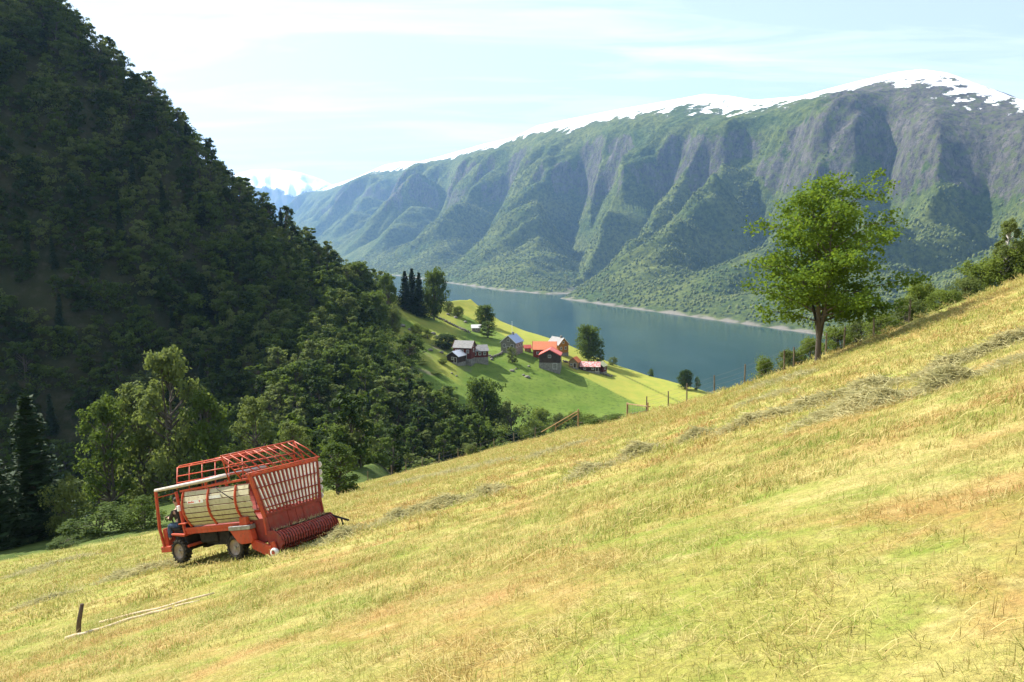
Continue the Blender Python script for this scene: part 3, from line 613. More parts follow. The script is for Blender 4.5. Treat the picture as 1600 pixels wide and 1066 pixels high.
# ================================================================== THE RED LOADER WAGON
class MB:
    """collects shapes, builds one mesh"""
    def __init__(s): s.v = []; s.f = []
    def add(s, v, f):
        o_ = len(s.v); s.v += [tuple(map(float, p)) for p in v]; s.f += [tuple(int(i)+o_ for i in q) for q in f]; return s
    def box(s, x0, x1, y0, y1, z0, z1):
        return s.add([(x0, y0, z0), (x1, y0, z0), (x1, y1, z0), (x0, y1, z0), (x0, y0, z1), (x1, y0, z1), (x1, y1, z1), (x0, y1, z1)],
                     [(3, 2, 1, 0), (4, 5, 6, 7), (0, 1, 5, 4), (1, 2, 6, 5), (2, 3, 7, 6), (3, 0, 4, 7)])
    def prism(s, pts, y0, y1, ax=1):
        """polygon in the plane across axis ax, from y0 to y1"""
        def mk(p, t_): return {0: (t_, p[0], p[1]), 1: (p[0], t_, p[1]), 2: (p[0], p[1], t_)}[ax]
        n = len(pts); V_ = [mk(p, y0) for p in pts]+[mk(p, y1) for p in pts]
        return s.add(V_, [tuple(range(n))[::-1], tuple(range(n, 2*n))]+[(i, (i+1) % n, n+(i+1) % n, n+i) for i in range(n)])
    def bar(s, pts, w, h=None):
        """square-section bar through points"""
        h = h or w; P = [Vector(p) for p in pts]; V_ = []
        for i, p in enumerate(P):
            d = (P[min(i+1, len(P)-1)]-P[max(i-1, 0)]).normalized(); a = d.cross(Vector((0, 0, 1)) if abs(d.z) < .9 else Vector((1, 0, 0))).normalized(); b = d.cross(a)
            V_ += [p+a*w/2+b*h/2, p-a*w/2+b*h/2, p-a*w/2-b*h/2, p+a*w/2-b*h/2]
        m = len(P); f = [(i*4+j, i*4+(j+1) % 4, i*4+4+(j+1) % 4, i*4+4+j) for i in range(m-1) for j in range(4)]
        return s.add(V_, f+[(3, 2, 1, 0), tuple(range(4*m-4, 4*m))])
    def tube(s, pts, r, k=7):
        P = np.array([tuple(p) for p in pts], float); rr = r if isinstance(r, (list, tuple)) else [r]*len(P); v, f = tube(P, rr, k); n = len(P)
        return s.add(v, list(map(tuple, f))+[tuple(range(k))[::-1], tuple(range((n-1)*k, n*k))])
    def cyl(s, c, ax, r, l, k=20):
        c = Vector(c); d = Vector([(1, 0, 0), (0, 1, 0), (0, 0, 1)][ax]); return s.tube([c-d*l/2, c+d*l/2], r, k)
    def lathe(s, prof, c, k=28):
        """profile (y, r) turned round the y axis through c"""
        V_ = [(c[0]+r_*math.cos(2*math.pi*j/k), c[1]+y_, c[2]+r_*math.sin(2*math.pi*j/k)) for y_, r_ in prof for j in range(k)]
        return s.add(V_, [(i*k+j, i*k+(j+1) % k, i*k+k+(j+1) % k, i*k+k+j) for i in range(len(prof)-1) for j in range(k)])
    def build(s, name, mat, parent=None, smooth=False, bev=0, **kw):
        o = obj(name, s.v, s.f, mat, parent, smooth, **kw)
        if bev:
            b = o.modifiers.new('bevel', 'BEVEL'); b.width = bev; b.segments = 2; b.limit_method = 'ANGLE'
        return o
def paint(name, c, worn, rust, rough=.45):
    """old enamel: sun-faded patches, scuffs and rust"""
    t = MT(name, rough, .4); p = t.objc(); c_ = t.mix(t.mapr(t.noise(p, 1.7, 5, .6), .35, .7), c, worn)
    c_ = t.mix(t.math('MULTIPLY', t.mapr(t.noise(p, 7, 6, .7), .53, .68), .75), c_, rust); c_ = t.mix(t.math('MULTIPLY', t.mapr(t.noise(t.scale(p, (1, 1, .25)), 9, 4, .6), .5, .75), .35), c_, (.16, .11, .07))
    t.col(c_); t.L.new(t.mapr(t.noise(p, 6, 4), .3, .7, rough-.1, rough+.3), t.b.inputs['Roughness']); t.bump(t.noise(p, 40, 3), .12, .004); return t.m
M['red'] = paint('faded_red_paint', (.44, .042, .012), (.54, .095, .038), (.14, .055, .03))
M['shade_red'] = paint('shade_red_paint', (.22, .026, .016), (.29, .045, .026), (.09, .035, .022), .6)
M['cream'] = paint('cream_sheet', (.46, .41, .25), (.54, .49, .33), (.30, .24, .14), .5)
M['white_and_gap_light'] = paint('white_paint_and_gap_light', (.86, .85, .81), (.80, .78, .73), (.40, .33, .26), .5)
M['grey_tube'] = paint('grey_tube_paint', (.46, .42, .38), (.54, .50, .45), (.38, .20, .12), .4)
M['tyre'] = simple('tyre_rubber', (.018, .017, .016), (.09, .075, .05), 6, .9, .2, .3, .01, lo=.4, hi=.75)
M['rim'] = simple('rim_paint', (.26, .19, .14), (.42, .36, .28), 7, .7, .3, .2, .005)
M['chassis'] = simple('chassis_grease', (.012, .011, .010), (.04, .032, .025), 6, .8, .3, .3, .01)
M['steel'] = simple('worn_steel', (.40, .40, .40), (.20, .18, .16), 8, .4, .5, .2, .004, metal=.6)
wagon = empty('loader_wagon', WO+WB[:, 2]*.05, 'red self-propelled hay loader wagon with cream sides and barred end on the hayfield', 'farm vehicle')
wagon.rotation_euler = Matrix(WB.tolist()).to_euler()
def W_(name, mb, mat, parent=None, smooth=False, bev=0): return mb.build(name, M[mat], parent or wagon, smooth, bev)
# --- running gear
def wheel(x, y, flip):
    hub = empty('wheel', (x, y, .36), None, None); hub.parent = wagon
    s = -1 if flip else 1
    m = MB().lathe([(-.10*s, .235), (-.13*s, .27), (-.13*s, .33), (-.10*s, .352), (.10*s, .352), (.13*s, .33), (.13*s, .27), (.10*s, .235)], (0, 0, 0))
    for k in range(18):                                             # chevron lugs
        a = k*2*math.pi/18
        for e in (-1, 1):
            a2 = a+(math.pi/18 if e > 0 else 0); c, d = math.cos(a2), math.sin(a2); c2, d2 = math.cos(a2+.16), math.sin(a2+.16)
            m.bar([(c*.355, e*.01, d*.355), (c2*.372, e*.12, d2*.372)], .045, .04)
    W_('tyre', m, 'tyre', hub)
    r = MB().lathe([(-.12, .235), (-.09, .24), (-.05, .20), (-.03, .13), (-.05, .09), (-.07, .05), (-.07, .001)], (0, 0, 0)); W_('rim', r, 'rim', hub, True)
    h = MB().cyl((0, -.085, 0), 1, .045, .06, 10)
    for k in range(5): h.cyl((.085*math.cos(k*1.257), -.06, .085*math.sin(k*1.257)), 1, .014, .03, 6)
    W_('hub', h, 'steel', hub)
for x in (.71, 3.47):
    wheel(x, .03, False); wheel(x, 1.95, True)
    W_('axle', MB().cyl((x, 1.05, .36), 1, .07, 1.7, 10).box(x-.14, x+.14, .9, 1.2, .22, .50), 'chassis')
W_('chassis_beam', MB().box(.2, 4.6, .55, .67, .48, .66).box(.2, 4.6, 1.43, 1.55, .48, .66).box(1.2, 3.1, .62, 1.48, .36, .78).box(2.0, 2.8, .3, .75, .40, .80), 'chassis', bev=.01)
W_('fuel_tank', MB().box(1.45, 2.3, .22, .6, .50, .84), 'chassis', bev=.05)
# --- frame and side panels of the body
W_('side_beam', MB().box(1.05, 4.25, .02, .12, .86, .97).box(1.05, 4.3, .0, .05, .97, 1.06), 'red', bev=.008)
W_('side_beam', MB().box(1.05, 4.3, 2.28, 2.38, .86, 1.06), 'red', bev=.008)
W_('load_floor', MB().box(1.1, 4.65, .14, 2.26, .90, .97), 'shade_red')
_pf = [(1.08, .10), (1.22, .02), (1.36, -.05), (1.52, -.10), (1.70, -.12), (1.88, -.11), (2.05, -.06), (2.20, .0)]   # (z, y): the bulging side
for yy, sg in ((0., 1), (2.4, -1)):
    for k in range(len(_pf)-1):
        (za, ya), (zb, yb) = _pf[k], _pf[k+1]; ya, yb = yy+sg*ya, yy+sg*yb
        m = MB(); e = .012; i_ = .035*sg                            # each sheet overlaps the next with a lip
        x0 = 1.28; x1 = 4.42+.16*(1-abs(k-3)/4)
        V_ = [(x0, ya, za+e), (x1, ya, za+e), (x1, yb-.018*sg, zb-e), (x0, yb-.018*sg, zb-e)]; U_ = [(a, b+i_, c) for a, b, c in V_]
        m.add(V_+U_, [(0, 1, 2, 3), (7, 6, 5, 4), (0, 4, 5, 1), (1, 5, 6, 2), (2, 6, 7, 3), (3, 7, 4, 0)]); W_('side_plank', m, 'cream', bev=.004)
    m = MB(); V_ = []                                              # dark lining so that the lips read as joints
    for z_, y_ in _pf: V_ += [(1.3, yy+sg*(y_+.05), z_), (4.5, yy+sg*(y_+.05), z_)]
    m.add(V_, [(2*k, 2*k+1, 2*k+3, 2*k+2) for k in range(len(_pf)-1)]); W_('side_lining', m, 'shade_red')
    for x in (1.36, 2.62, 3.92): W_('side_rib', MB().bar([(x, yy+sg*(y_-.03), z_) for z_, y_ in _pf], .075, .045), 'red', bev=.006)
    W_('top_rail', MB().bar([(1.15, yy, 2.235), (4.6, yy, 2.34)], .065), 'red', bev=.008)
# sticker on the near side
st = W_('sticker', MB().box(1.62, 2.40, -.139, -.133, 1.80, 1.90), 'white_and_gap_light'); st.rotation_euler = (0, R(-.3), 0)
tm = MT('sticker_print', .5, .3); tm.col((.62, .10, .06)); M['print'] = tm.m
pr = MB()
for i, (x, w_, h_) in enumerate([(1.68, .05, .05), (1.74, .03, .035), (1.785, .04, .035), (1.84, .03, .05), (1.885, .04, .035), (1.94, .03, .035)]): pr.box(x, x+w_, -.146, -.1405, 1.835, 1.835+h_)
pr.prism([(2.20, 1.885), (2.29, 1.885), (2.245, 1.82)], -.146, -.1405)
W_('emblem', pr, 'print', st)
W_('sticker', MB().box(2.70, 3.25, -.133, -.127, 1.90, 1.985), 'white_and_gap_light')
W_('hydraulic_hose', MB().tube([(3.05, -.10, 2.22), (3.3, -.16, 2.1), (3.6, -.16, 1.93), (3.82, -.15, 1.80)], .016, 6), 'chassis', smooth=True)
# --- barred end: red slats, white strips put in for sunlit gaps between them
XE = 4.70
def edge(f, z): return (-.08+(2.52+.08)*f) if z > 2 else (.20+(2.32-.20)*f)
n_s = 16
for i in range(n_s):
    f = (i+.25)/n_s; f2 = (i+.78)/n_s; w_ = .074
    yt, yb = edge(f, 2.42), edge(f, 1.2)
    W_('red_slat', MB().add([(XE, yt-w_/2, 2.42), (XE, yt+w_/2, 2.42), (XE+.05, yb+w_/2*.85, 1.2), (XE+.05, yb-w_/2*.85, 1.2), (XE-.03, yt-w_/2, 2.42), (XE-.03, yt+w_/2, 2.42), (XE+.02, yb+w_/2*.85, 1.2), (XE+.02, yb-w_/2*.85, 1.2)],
        [(0, 3, 2, 1), (4, 5, 6, 7), (0, 1, 5, 4), (1, 2, 6, 5), (2, 3, 7, 6), (3, 0, 4, 7)]), 'shade_red')
    yt, yb = edge(f2, 2.42), edge(f2, 1.2); w2 = .046; zb = 1.28+.05*random.random(); zt = 2.36
    W_('white_and_gap_light', MB().add([(XE+.008, yt-w2/2, zt), (XE+.008, yt+w2/2, zt), (XE+.058, yb+w2/2*.85, zb), (XE+.058, yb-w2/2*.85, zb), (XE-.07, yt-w2/2, zt), (XE-.07, yt+w2/2, zt), (XE-.01, yb+w2/2*.85, zb), (XE-.01, yb-w2/2*.85, zb)],
        [(0, 3, 2, 1), (4, 5, 6, 7), (0, 1, 5, 4), (1, 2, 6, 5), (2, 3, 7, 6), (3, 0, 4, 7)]), 'white_and_gap_light')
for z_, t_ in ((2.43, .07), (2.02, .03), (1.66, .03), (1.40, .03), (1.19, .08)):
    q = (2.42-z_)/1.22; y0 = -.08+.28*q; y1 = 2.52-.20*q
    W_('cross_rail', MB().bar([(XE+.055*q+.012, y0-.03, z_), (XE+.055*q+.012, y1+.03, z_)], .05, t_), 'shade_red' if z_ < 2.4 else 'red', bev=.006)
for y0, y1 in ((-.12, .14), (2.56, 2.38)): W_('end_post', MB().bar([(XE-.02, y0, 2.48), (XE+.03, y1, 1.15), (XE+.03, y1, .62)], .09, .08), 'red' if y0 < 0 else 'shade_red', bev=.01)
for k in range(5): W_('edge_plate', MB().prism([(4.52, 2.36-k*.24), (4.80, 2.33-k*.24), (4.83, 2.23-k*.24), (4.76, 2.16-k*.24), (4.52, 2.16-k*.24)], 2.60-.035*k, 2.625-.035*k), 'white_and_gap_light', bev=.006)
# lower panel of the end, dirty sheet in the shade-darkened red, four bays
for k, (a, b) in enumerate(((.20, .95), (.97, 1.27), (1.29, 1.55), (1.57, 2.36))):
    W_('end_sheet', MB().add([(4.78, a, 1.15), (4.78, b, 1.15), (4.86+.02*(k % 2), b, .56), (4.86+.02*(k % 2), a, .56), (4.72, a, 1.15), (4.72, b, 1.15), (4.78, b, .56), (4.78, a, .56)], [(0, 3, 2, 1), (4, 5, 6, 7), (0, 1, 5, 4), (1, 2, 6, 5), (2, 3, 7, 6), (3, 0, 4, 7)]), 'shade_red', bev=.008)
W_('side_plate', MB().prism([(4.10, 1.12), (4.84, 1.12), (4.88, .50), (4.45, .34), (4.10, .70)], .10, .16), 'shade_red', bev=.01)
W_('side_plate', MB().prism([(4.10, 1.12), (4.84, 1.12), (4.88, .50), (4.45, .34), (4.10, .70)], 2.30, 2.36), 'shade_red', bev=.01)
# --- pick-up drum with its strippers
n_r = 22
for k in range(n_r):
    y = .16+k*(2.28-.16)/(n_r-1); a_ = np.linspace(R(-75), R(150), 9)
    W_('stripper', MB().bar([(5.08+.29*math.cos(t_), y, .40+.30*math.sin(t_)) for t_ in a_], .062, .02), 'shade_red')
W_('drum', MB().cyl((5.06, 1.22, .38), 1, .21, 2.2, 18), 'chassis', smooth=True)
m = MB()
for k in range(n_r-1):
    y = .16+(k+.5)*(2.28-.16)/(n_r-1)
    for j in range(5): t_ = j*1.257+k*.3; m.bar([(5.06+.2*math.cos(t_), y, .38+.2*math.sin(t_)), (5.06+.33*math.cos(t_+.12), y, .38+.33*math.sin(t_+.12))], .012)
W_('tine_row', m, 'steel')
W_('drum_cover', MB().add([(4.84, .12, .66), (4.84, 2.34, .66), (5.10, 2.34, .735), (5.10, .12, .735), (4.84, .12, .63), (4.84, 2.34, .63), (5.10, 2.34, .71), (5.10, .12, .71)], [(0, 1, 2, 3), (7, 6, 5, 4), (0, 4, 5, 1), (1, 5, 6, 2), (2, 6, 7, 3), (3, 7, 4, 0)]), 'chassis', bev=.006)
for y in (.08, 2.36): W_('drum_cheek', MB().prism([(4.80, .74), (5.12, .74), (5.36, .55), (5.42, .33), (5.22, .12), (4.95, .16), (4.80, .4)], y-.02, y+.02), 'shade_red', bev=.006)
W_('hold_down_prong', MB().bar([(5.2, 2.30, .66), (5.5, 2.40, .52), (5.75, 2.46, .42)], .05).bar([(5.5, 2.40, .52), (5.52, 2.42, .30)], .04), 'chassis')
# loose hay caught on the cover
rg = np.random.default_rng(3); n_ = 160
c = np.stack([rg.uniform(4.95, 5.12, n_), rg.uniform(.15, 2.3, n_), rg.uniform(.70, .77, n_)], 1)
M['hay'] = None
t = MT('dry_hay', .9, .1); p = t.pos(); c_ = t.mix(t.mapr(t.noise(p, 3, 4), .35, .65), (.44, .40, .19), (.64, .56, .30)); c_ = t.mix(t.mapr(t.noise(p, 45, 3, .7), .35, .7), t.mix(.5, c_, (.26, .28, .12)), c_); t.col(c_); tr = t.n('ShaderNodeBsdfTranslucent'); t.L.new(c_, tr.inputs[0]); ms = t.n('ShaderNodeMixShader'); ms.inputs[0].default_value = .35; t.L.new(t.b.outputs[0], ms.inputs[1]); t.L.new(tr.outputs[0], ms.inputs[2]); t.L.new(ms.outputs[0], t.out.inputs[0]); M['hay'] = t.m
W_('caught_hay', MB().add(*[a.tolist() for a in quads(c, rg.normal(size=(n_, 3)), np.tile([0, 0, 1.], (n_, 1))+rg.normal(size=(n_, 3))*.3, rg.uniform(.05, .14, n_), np.full(n_, .008))]), 'hay')
# gauge wheel and its arm
W_('pickup_arm', MB().prism([(4.20, .60), (4.95, .34), (5.06, .34), (5.0, .05), (4.86, .04), (4.25, .28)], -.08, .02), 'red', bev=.012)
W_('arm_bracket', MB().prism([(5.0, .42), (5.16, .46), (5.22, .22), (5.06, .16)], -.04, .02), 'red', bev=.008)
for y in (-.06, 2.44):
    g = empty('gauge_wheel', (5.16, y, .135), None, None); g.parent = wagon
    W_('tyre', MB().lathe([(-.05, .07), (-.06, .12), (-.02, .135), (.03, .135), (.06, .12), (.05, .07)], (0, 0, 0), 18), 'white_and_gap_light', g, True); W_('hub', MB().lathe([(-.05, .07), (-.035, .06), (-.06, .03), (-.06, .001)], (0, 0, 0), 14), 'red', g, True)
# rear mudguard with its stripe
W_('mudguard', MB().prism([(3.42, .87), (4.34, .87), (4.40, .56), (4.34, .47), (3.86, .45), (3.72, .50)], -.14, .06), 'red', bev=.02)
W_('mudguard_stripe', MB().box(3.40, 4.37, -.16, .07, .875, 1.0), 'steel', bev=.015)
W_('bracket_block', MB().prism([(3.88, 1.0), (4.22, 1.0), (4.20, 1.24), (3.92, 1.24)], -.12, .02), 'red', bev=.015)
# --- hood of round bars over the barred end
rid, low = (3.98, 3.14), (4.74, 2.50)
for i in range(11):
    y = -.42+i*(2.38+.42)/10; y2 = -.22+i*(2.60+.22)/10
    W_('hood_bar', MB().tube([(rid[0], y, rid[1]), ((rid[0]+low[0])/2+.02, (y+y2)/2, (rid[1]+low[1])/2+.03), (low[0], y2, low[1])], .017, 6), 'red', smooth=True)
W_('hood_rail', MB().tube([(rid[0], -.45, rid[1]), (rid[0], 2.40, rid[1])], .026, 7), 'red', smooth=True)
W_('hood_rail', MB().tube([(low[0], -.26, low[1]), (low[0], 2.64, low[1])], .026, 7), 'red', smooth=True)
W_('hood_rail', MB().tube([(4.42, -.34, 2.76), (4.42, 2.52, 2.76)], .014, 6), 'chassis', smooth=True)
for y, y2 in ((-.42, -.1), (2.38, 2.5)):
    W_('hood_stay', MB().tube([(rid[0], y, rid[1]), (3.72, y2, 2.35)], .02, 6), 'red', smooth=True); W_('hood_stay', MB().tube([(rid[0], y, rid[1]), (4.3, y2, 2.35)], .02, 6), 'red', smooth=True)
# --- side cages over the body: hoops and long rails
for yy, sg in ((.02, 1), (2.38, -1)):
    for x in (.62, 1.25, 1.9, 2.55, 3.2, 3.85): W_('cage_hoop', MB().tube([(x+.42, yy-sg*.04, 2.30), (x+.2, yy+sg*.18, 2.68), (x+.03, yy+sg*.36, 2.96), (x, yy+sg*.50, 3.01)], .017 if x > .7 else .024, 6), 'red', smooth=True)
    for y, z_, x0 in ((.50, 3.01, .60), (.36, 2.96, .62), (.20, 2.70, .78), (.08, 2.50, .9)): W_('cage_rail', MB().tube([(x0, yy+sg*y, z_), (x0+3.3, yy+sg*y, z_+.06)], .02, 6), 'red', smooth=True)
for x in (.62, 2.2, 3.85): W_('cage_brace', MB().tube([(x, .52, 3.01), (x, 1.9, 3.01)], .016, 6), 'red', smooth=True)
# --- cab
W_('roof_tube', MB().tube([(-.14, 0, 2.36), (1.2, -.03, 2.41), (2.4, -.03, 2.46), (3.62, 0, 2.52)], [.055, .06, .06, .05], 9), 'grey_tube', smooth=True)
W_('roof_tube', MB().tube([(-.14, 1.9, 2.36), (1.2, 1.93, 2.41), (3.0, 1.93, 2.48)], .05, 9), 'grey_tube', smooth=True)
W_('cab_bow', MB().tube([(-.14, 0, 2.36), (-.14, 1.9, 2.36)], .04, 8), 'red', smooth=True)
for y in (0, 1.9):
    W_('cab_post', MB().bar([(-.13, y, 2.36), (-.20, y, 1.5), (-.24, y, 1.1), (-.10, y, .46)], .085, .07), 'red', bev=.012)
    W_('cab_post', MB().bar([(.90, y+.02, 2.24), (.98, y+.02, 1.5), (1.06, y+.02, .82)], .08, .08), 'red', bev=.012)
    W_('cab_strut', MB().tube([(-.16, y, 2.12), (.92, y+.02, 2.20)], .016, 6), 'red', smooth=True)
W_('cab_floor', MB().box(-.22, 1.15, .0, 1.92, .44, .52).box(-.28, .24, -.04, 1.94, .34, .53), 'red', bev=.02)
W_('dash_panel', MB().prism([(-.20, .52), (-.02, .52), (-.02, .98), (-.10, 1.10), (-.23, 1.06)], .08, 1.86), 'red', bev=.02)
W_('dash_hood', MB().prism([(-.16, 1.06), (-.04, 1.06), (.05, 1.22), (.0, 1.28), (-.14, 1.20)], .6, 1.4), 'red', bev=.02)
W_('front_mudguard', MB().prism([(.40, .93), (1.10, .88), (1.10, .82), (1.04, .80), (.42, .87)], -.06, .30), 'red', bev=.015)
W_('step', MB().box(.95, 1.32, -.12, .04, 1.20, 1.235), 'red', bev=.006)
W_('seat', MB().box(.34, .78, .04, .60, .98, 1.09).box(.70, .80, .04, .60, 1.09, 1.60), 'chassis', bev=.04)
W_('seat_box', MB().box(.40, 1.0, .06, 1.7, .52, .98), 'chassis', bev=.02)
sw = empty('steering_wheel', (.02, .30, 1.44), None, None); sw.parent = wagon; sw.rotation_euler = (0, R(-28), 0)
ring = [(.19*math.cos(a), .19*math.sin(a), 0) for a in np.linspace(0, 2*math.pi, 19)]
W_('rim', MB().tube(ring, .015, 6), 'chassis', sw, True); W_('column', MB().tube([(0, 0, 0), (-.06, 0, -.30)], .025, 7).bar([(-.19, 0, 0), (.19, 0, 0)], .02), 'chassis', sw)
W_('mirror_box', MB().box(1.00, 1.10, -.12, -.04, 1.62, 1.80), 'white_and_gap_light', bev=.02)
# --- the driver
def skinned(name, verts, edges, rad, mat, parent, root=0, sub=2):
    me = bpy.data.meshes.new(name); me.from_pydata(verts, edges, []); o = link(name, me, parent)
    sk = o.modifiers.new('skin', 'SKIN'); sk.use_smooth_shade = True
    for i, r_ in enumerate(rad):
        sv = me.skin_vertices[0].data[i]; sv.radius = (r_, r_) if not isinstance(r_, tuple) else r_; sv.use_root = (i == root)
    sb = o.modifiers.new('sub', 'SUBSURF'); sb.levels = sub; sb.render_levels = sub
    me.materials.append(mat); return o
M['skin'] = simple('skin', (.50, .30, .22), (.42, .24, .17), 6, .5, .4, .05, .002)
M['jacket'] = simple('brown_shirt', (.045, .034, .028), (.075, .06, .05), 9, .9, .1, .3, .01)
M['jeans'] = simple('blue_jeans', (.05, .075, .14), (.10, .14, .22), 8, .9, .1, .3, .01)
M['hair'] = simple('dark_hair', (.03, .022, .016), (.07, .05, .035), 20, .7, .3, .4, .01)
t = empty('person', tuple(WB@np.array([.48, .30, 1.16])+WO), 'person in a dark brown top and jeans seated driving the loader wagon', 'person'); t.rotation_euler = wagon.rotation_euler.copy()
V_ = [(0, 0, .06), (0, 0, .26), (-.03, 0, .44), (-.05, 0, .56), (-.06, 0, .66), (-.09, 0, .76), (-.09, 0, .86),      # 0-6 pelvis, belly, chest, neck, head base, head, crown
      (0, -.10, .02), (-.40, -.13, .06), (-.48, -.13, -.36), (-.60, -.13, -.44),                                     # 7-10 near leg
      (0, .10, .02), (-.40, .13, .06), (-.46, .13, -.36), (-.58, .13, -.44),                                         # 11-14
      (-.05, -.19, .48), (-.16, -.25, .24), (-.36, -.16, .30), (-.43, -.14, .33),                                    # 15-18 near arm
      (-.05, .19, .48), (-.16, .25, .24), (-.36, .16, .30), (-.43, .14, .33)]
Eg = [(0, 1), (1, 2), (2, 3), (3, 4), (4, 5), (5, 6), (0, 7), (7, 8), (8, 9), (9, 10), (0, 11), (11, 12), (12, 13), (13, 14), (2, 15), (15, 16), (16, 17), (17, 18), (2, 19), (19, 20), (20, 21), (21, 22)]
rd = [.14, .13, .14, .06, .055, .088, .06, .095, .075, .05, .038, .095, .075, .05, .038, .06, .048, .036, .030, .06, .048, .036, .030]
skinned('body', V_, Eg, rd, M['skin'], t)
sh = [0, 1, 2, 15, 16, 19, 20]; ix = {a: i for i, a in enumerate(sh)}
skinned('shirt', [V_[i] for i in sh]+[(-.26, -.205, .27), (-.26, .205, .27), (-.03, 0, .53)], [(ix[a], ix[b]) for a, b in Eg if a in ix and b in ix]+[(ix[16], 7), (ix[20], 8), (ix[2], 9)], [.155, .150, .160, .075, .062, .075, .062, .052, .052, .075], M['jacket'], t)
tr_ = [0, 7, 8, 9, 11, 12, 13]; ix = {a: i for i, a in enumerate(tr_)}
skinned('trousers', [V_[i] for i in tr_], [(ix[a], ix[b]) for a, b in Eg if a in ix and b in ix], [.150, .108, .090, .068, .108, .090, .068], M['jeans'], t)
def blob(name, c, r, mat, parent, cut=None):
    bm = bmesh.new(); bmesh.ops.create_uvsphere(bm, u_segments=16, v_segments=10, radius=1)
    for v in bm.verts: v.co = Vector((c[0]+v.co.x*r[0], c[1]+v.co.y*r[1], c[2]+v.co.z*r[2]))
    me = bpy.data.meshes.new(name); bm.to_mesh(me); bm.free(); me.materials.append(mat); me.polygons.foreach_set('use_smooth', np.ones(len(me.polygons), bool)); return link(name, me, parent)
hd = blob('hair', (-.065, 0, .845), (.095, .085, .085), M['hair'], t); blob('nose', (-.185, 0, .79), (.018, .014, .022), M['skin'], t)
for s in (-1, 1):
    blob('ear', (-.08, s*.088, .79), (.022, .010, .032), M['skin'], t); blob('eye', (-.168, s*.033, .815), (.008, .011, .008), M['hair'], t)
    h = [(-.42, s*.14, .33), (-.47, s*.135, .345)]; vv = [h[0], h[1]]; ee = [(0, 1)]; rr = [.03, (.036, .022)]
    for k in range(4): b = len(vv); vv += [(-.50, s*.135+(k-1.5)*.020, .352), (-.535, s*.135+(k-1.5)*.022, .335-.004*k), (-.53, s*.135+(k-1.5)*.022, .30)]; ee += [(1, b), (b, b+1), (b+1, b+2)]; rr += [.010, .009, .008]
    b = len(vv); vv += [(-.46, s*.135-s*.04, .325), (-.49, s*.135-s*.045, .305)]; ee += [(0, b), (b, b+1)]; rr += [.012, .010]
    skinned('hand', vv, ee, rr, M['skin'], t, sub=1)
    W = MB().prism([(-.74, -.50), (-.54, -.50), (-.50, -.40), (-.56, -.36), (-.70, -.44)], s*.13-.045, s*.13+.045); W.build('boot', M['chassis'], t, bev=.015)
# ================================================================== THE FARM ACROSS THE RAVINE
def boards(name, c, c2, sc=2.2):
    t = MT(name, .9, .15); p = t.objc(); w_ = t.n('ShaderNodeTexWave', wave_type='BANDS', bands_direction='X'); w_.inputs['Scale'].default_value = sc; w_.inputs['Distortion'].default_value = .4; t.L.new(p, w_.inputs[0])
    cc = t.mix(t.mapr(t.noise(p, .9, 5, .6), .35, .68), c, c2); cc = t.mix(t.mapr(w_.outputs[1], .75, 1.0, 0, .45), cc, tuple(k*.35 for k in c)); t.col(cc); t.bump(w_.outputs[1], .4, .03); return t.m
M['wall_red'] = boards('dark_red_boards', (.15, .030, .020), (.10, .026, .020)); M['wall_brown'] = boards('dark_brown_boards', (.050, .034, .026), (.085, .055, .04))
M['wall_barn'] = boards('barn_red_boards', (.26, .050, .028), (.18, .04, .026)); M['wall_ochre'] = boards('ochre_boards', (.44, .21, .045), (.36, .16, .035))
M['wall_grey'] = boards('grey_boards', (.30, .27, .23), (.22, .20, .17)); M['wall_tan'] = boards('tan_boards', (.34, .24, .13), (.27, .19, .10))
M['stone'] = simple('grey_stone', (.17, .16, .145), (.32, .30, .27), 1.6, .95, .1, .8, .2)
M['roof_slate'] = simple('grey_slate', (.19, .185, .18), (.30, .29, .28), 1.2, .7, .3, .4, .05, stretch=(1, 1, 3)); M['roof_metal'] = simple('pale_sheet_metal', (.50, .53, .58), (.60, .62, .65), 1, .35, .5, .15, .02, metal=.3)
M['roof_blue'] = simple('blue_grey_sheet', (.20, .27, .42), (.26, .33, .47), 1, .4, .5, .1, .02); M['roof_salmon'] = simple('orange_tiles', (.62, .22, .11), (.52, .17, .08), 1.5, .8, .2, .4, .05, stretch=(3, 1, 1))
M['roof_red'] = simple('red_sheet', (.50, .085, .06), (.60, .14, .10), 1.3, .5, .4, .2, .02); M['roof_orange'] = simple('bright_orange_tiles', (.58, .18, .06), (.48, .13, .05), 1.5, .8, .2, .4, .05)
M['roof_moss'] = simple('mossy_roof', (.36, .38, .20), (.46, .45, .30), 1.2, .9, .1, .4, .05); M['glass'] = simple('dark_glass', (.02, .025, .03), None, 3, .08, .5, 0); M['white'] = simple('white_paint', (.70, .69, .66), (.60, .58, .54), 4, .6, .3, .1, .01)
t = MT('patched_sheet', .5, .4); p = t.objc(); ck = t.n('ShaderNodeTexBrick'); ck.inputs['Scale'].default_value = .9; ck.inputs['Color1'].default_value = (.52, .10, .08, 1); ck.inputs['Color2'].default_value = (.70, .62, .58, 1); ck.inputs['Mortar'].default_value = (.40, .08, .06, 1); ck.inputs['Bias'].default_value = -.1; ck.inputs['Mortar Size'].default_value = .01; t.L.new(p, ck.inputs[0]); t.col(ck.outputs[0]); M['roof_patch'] = t.m
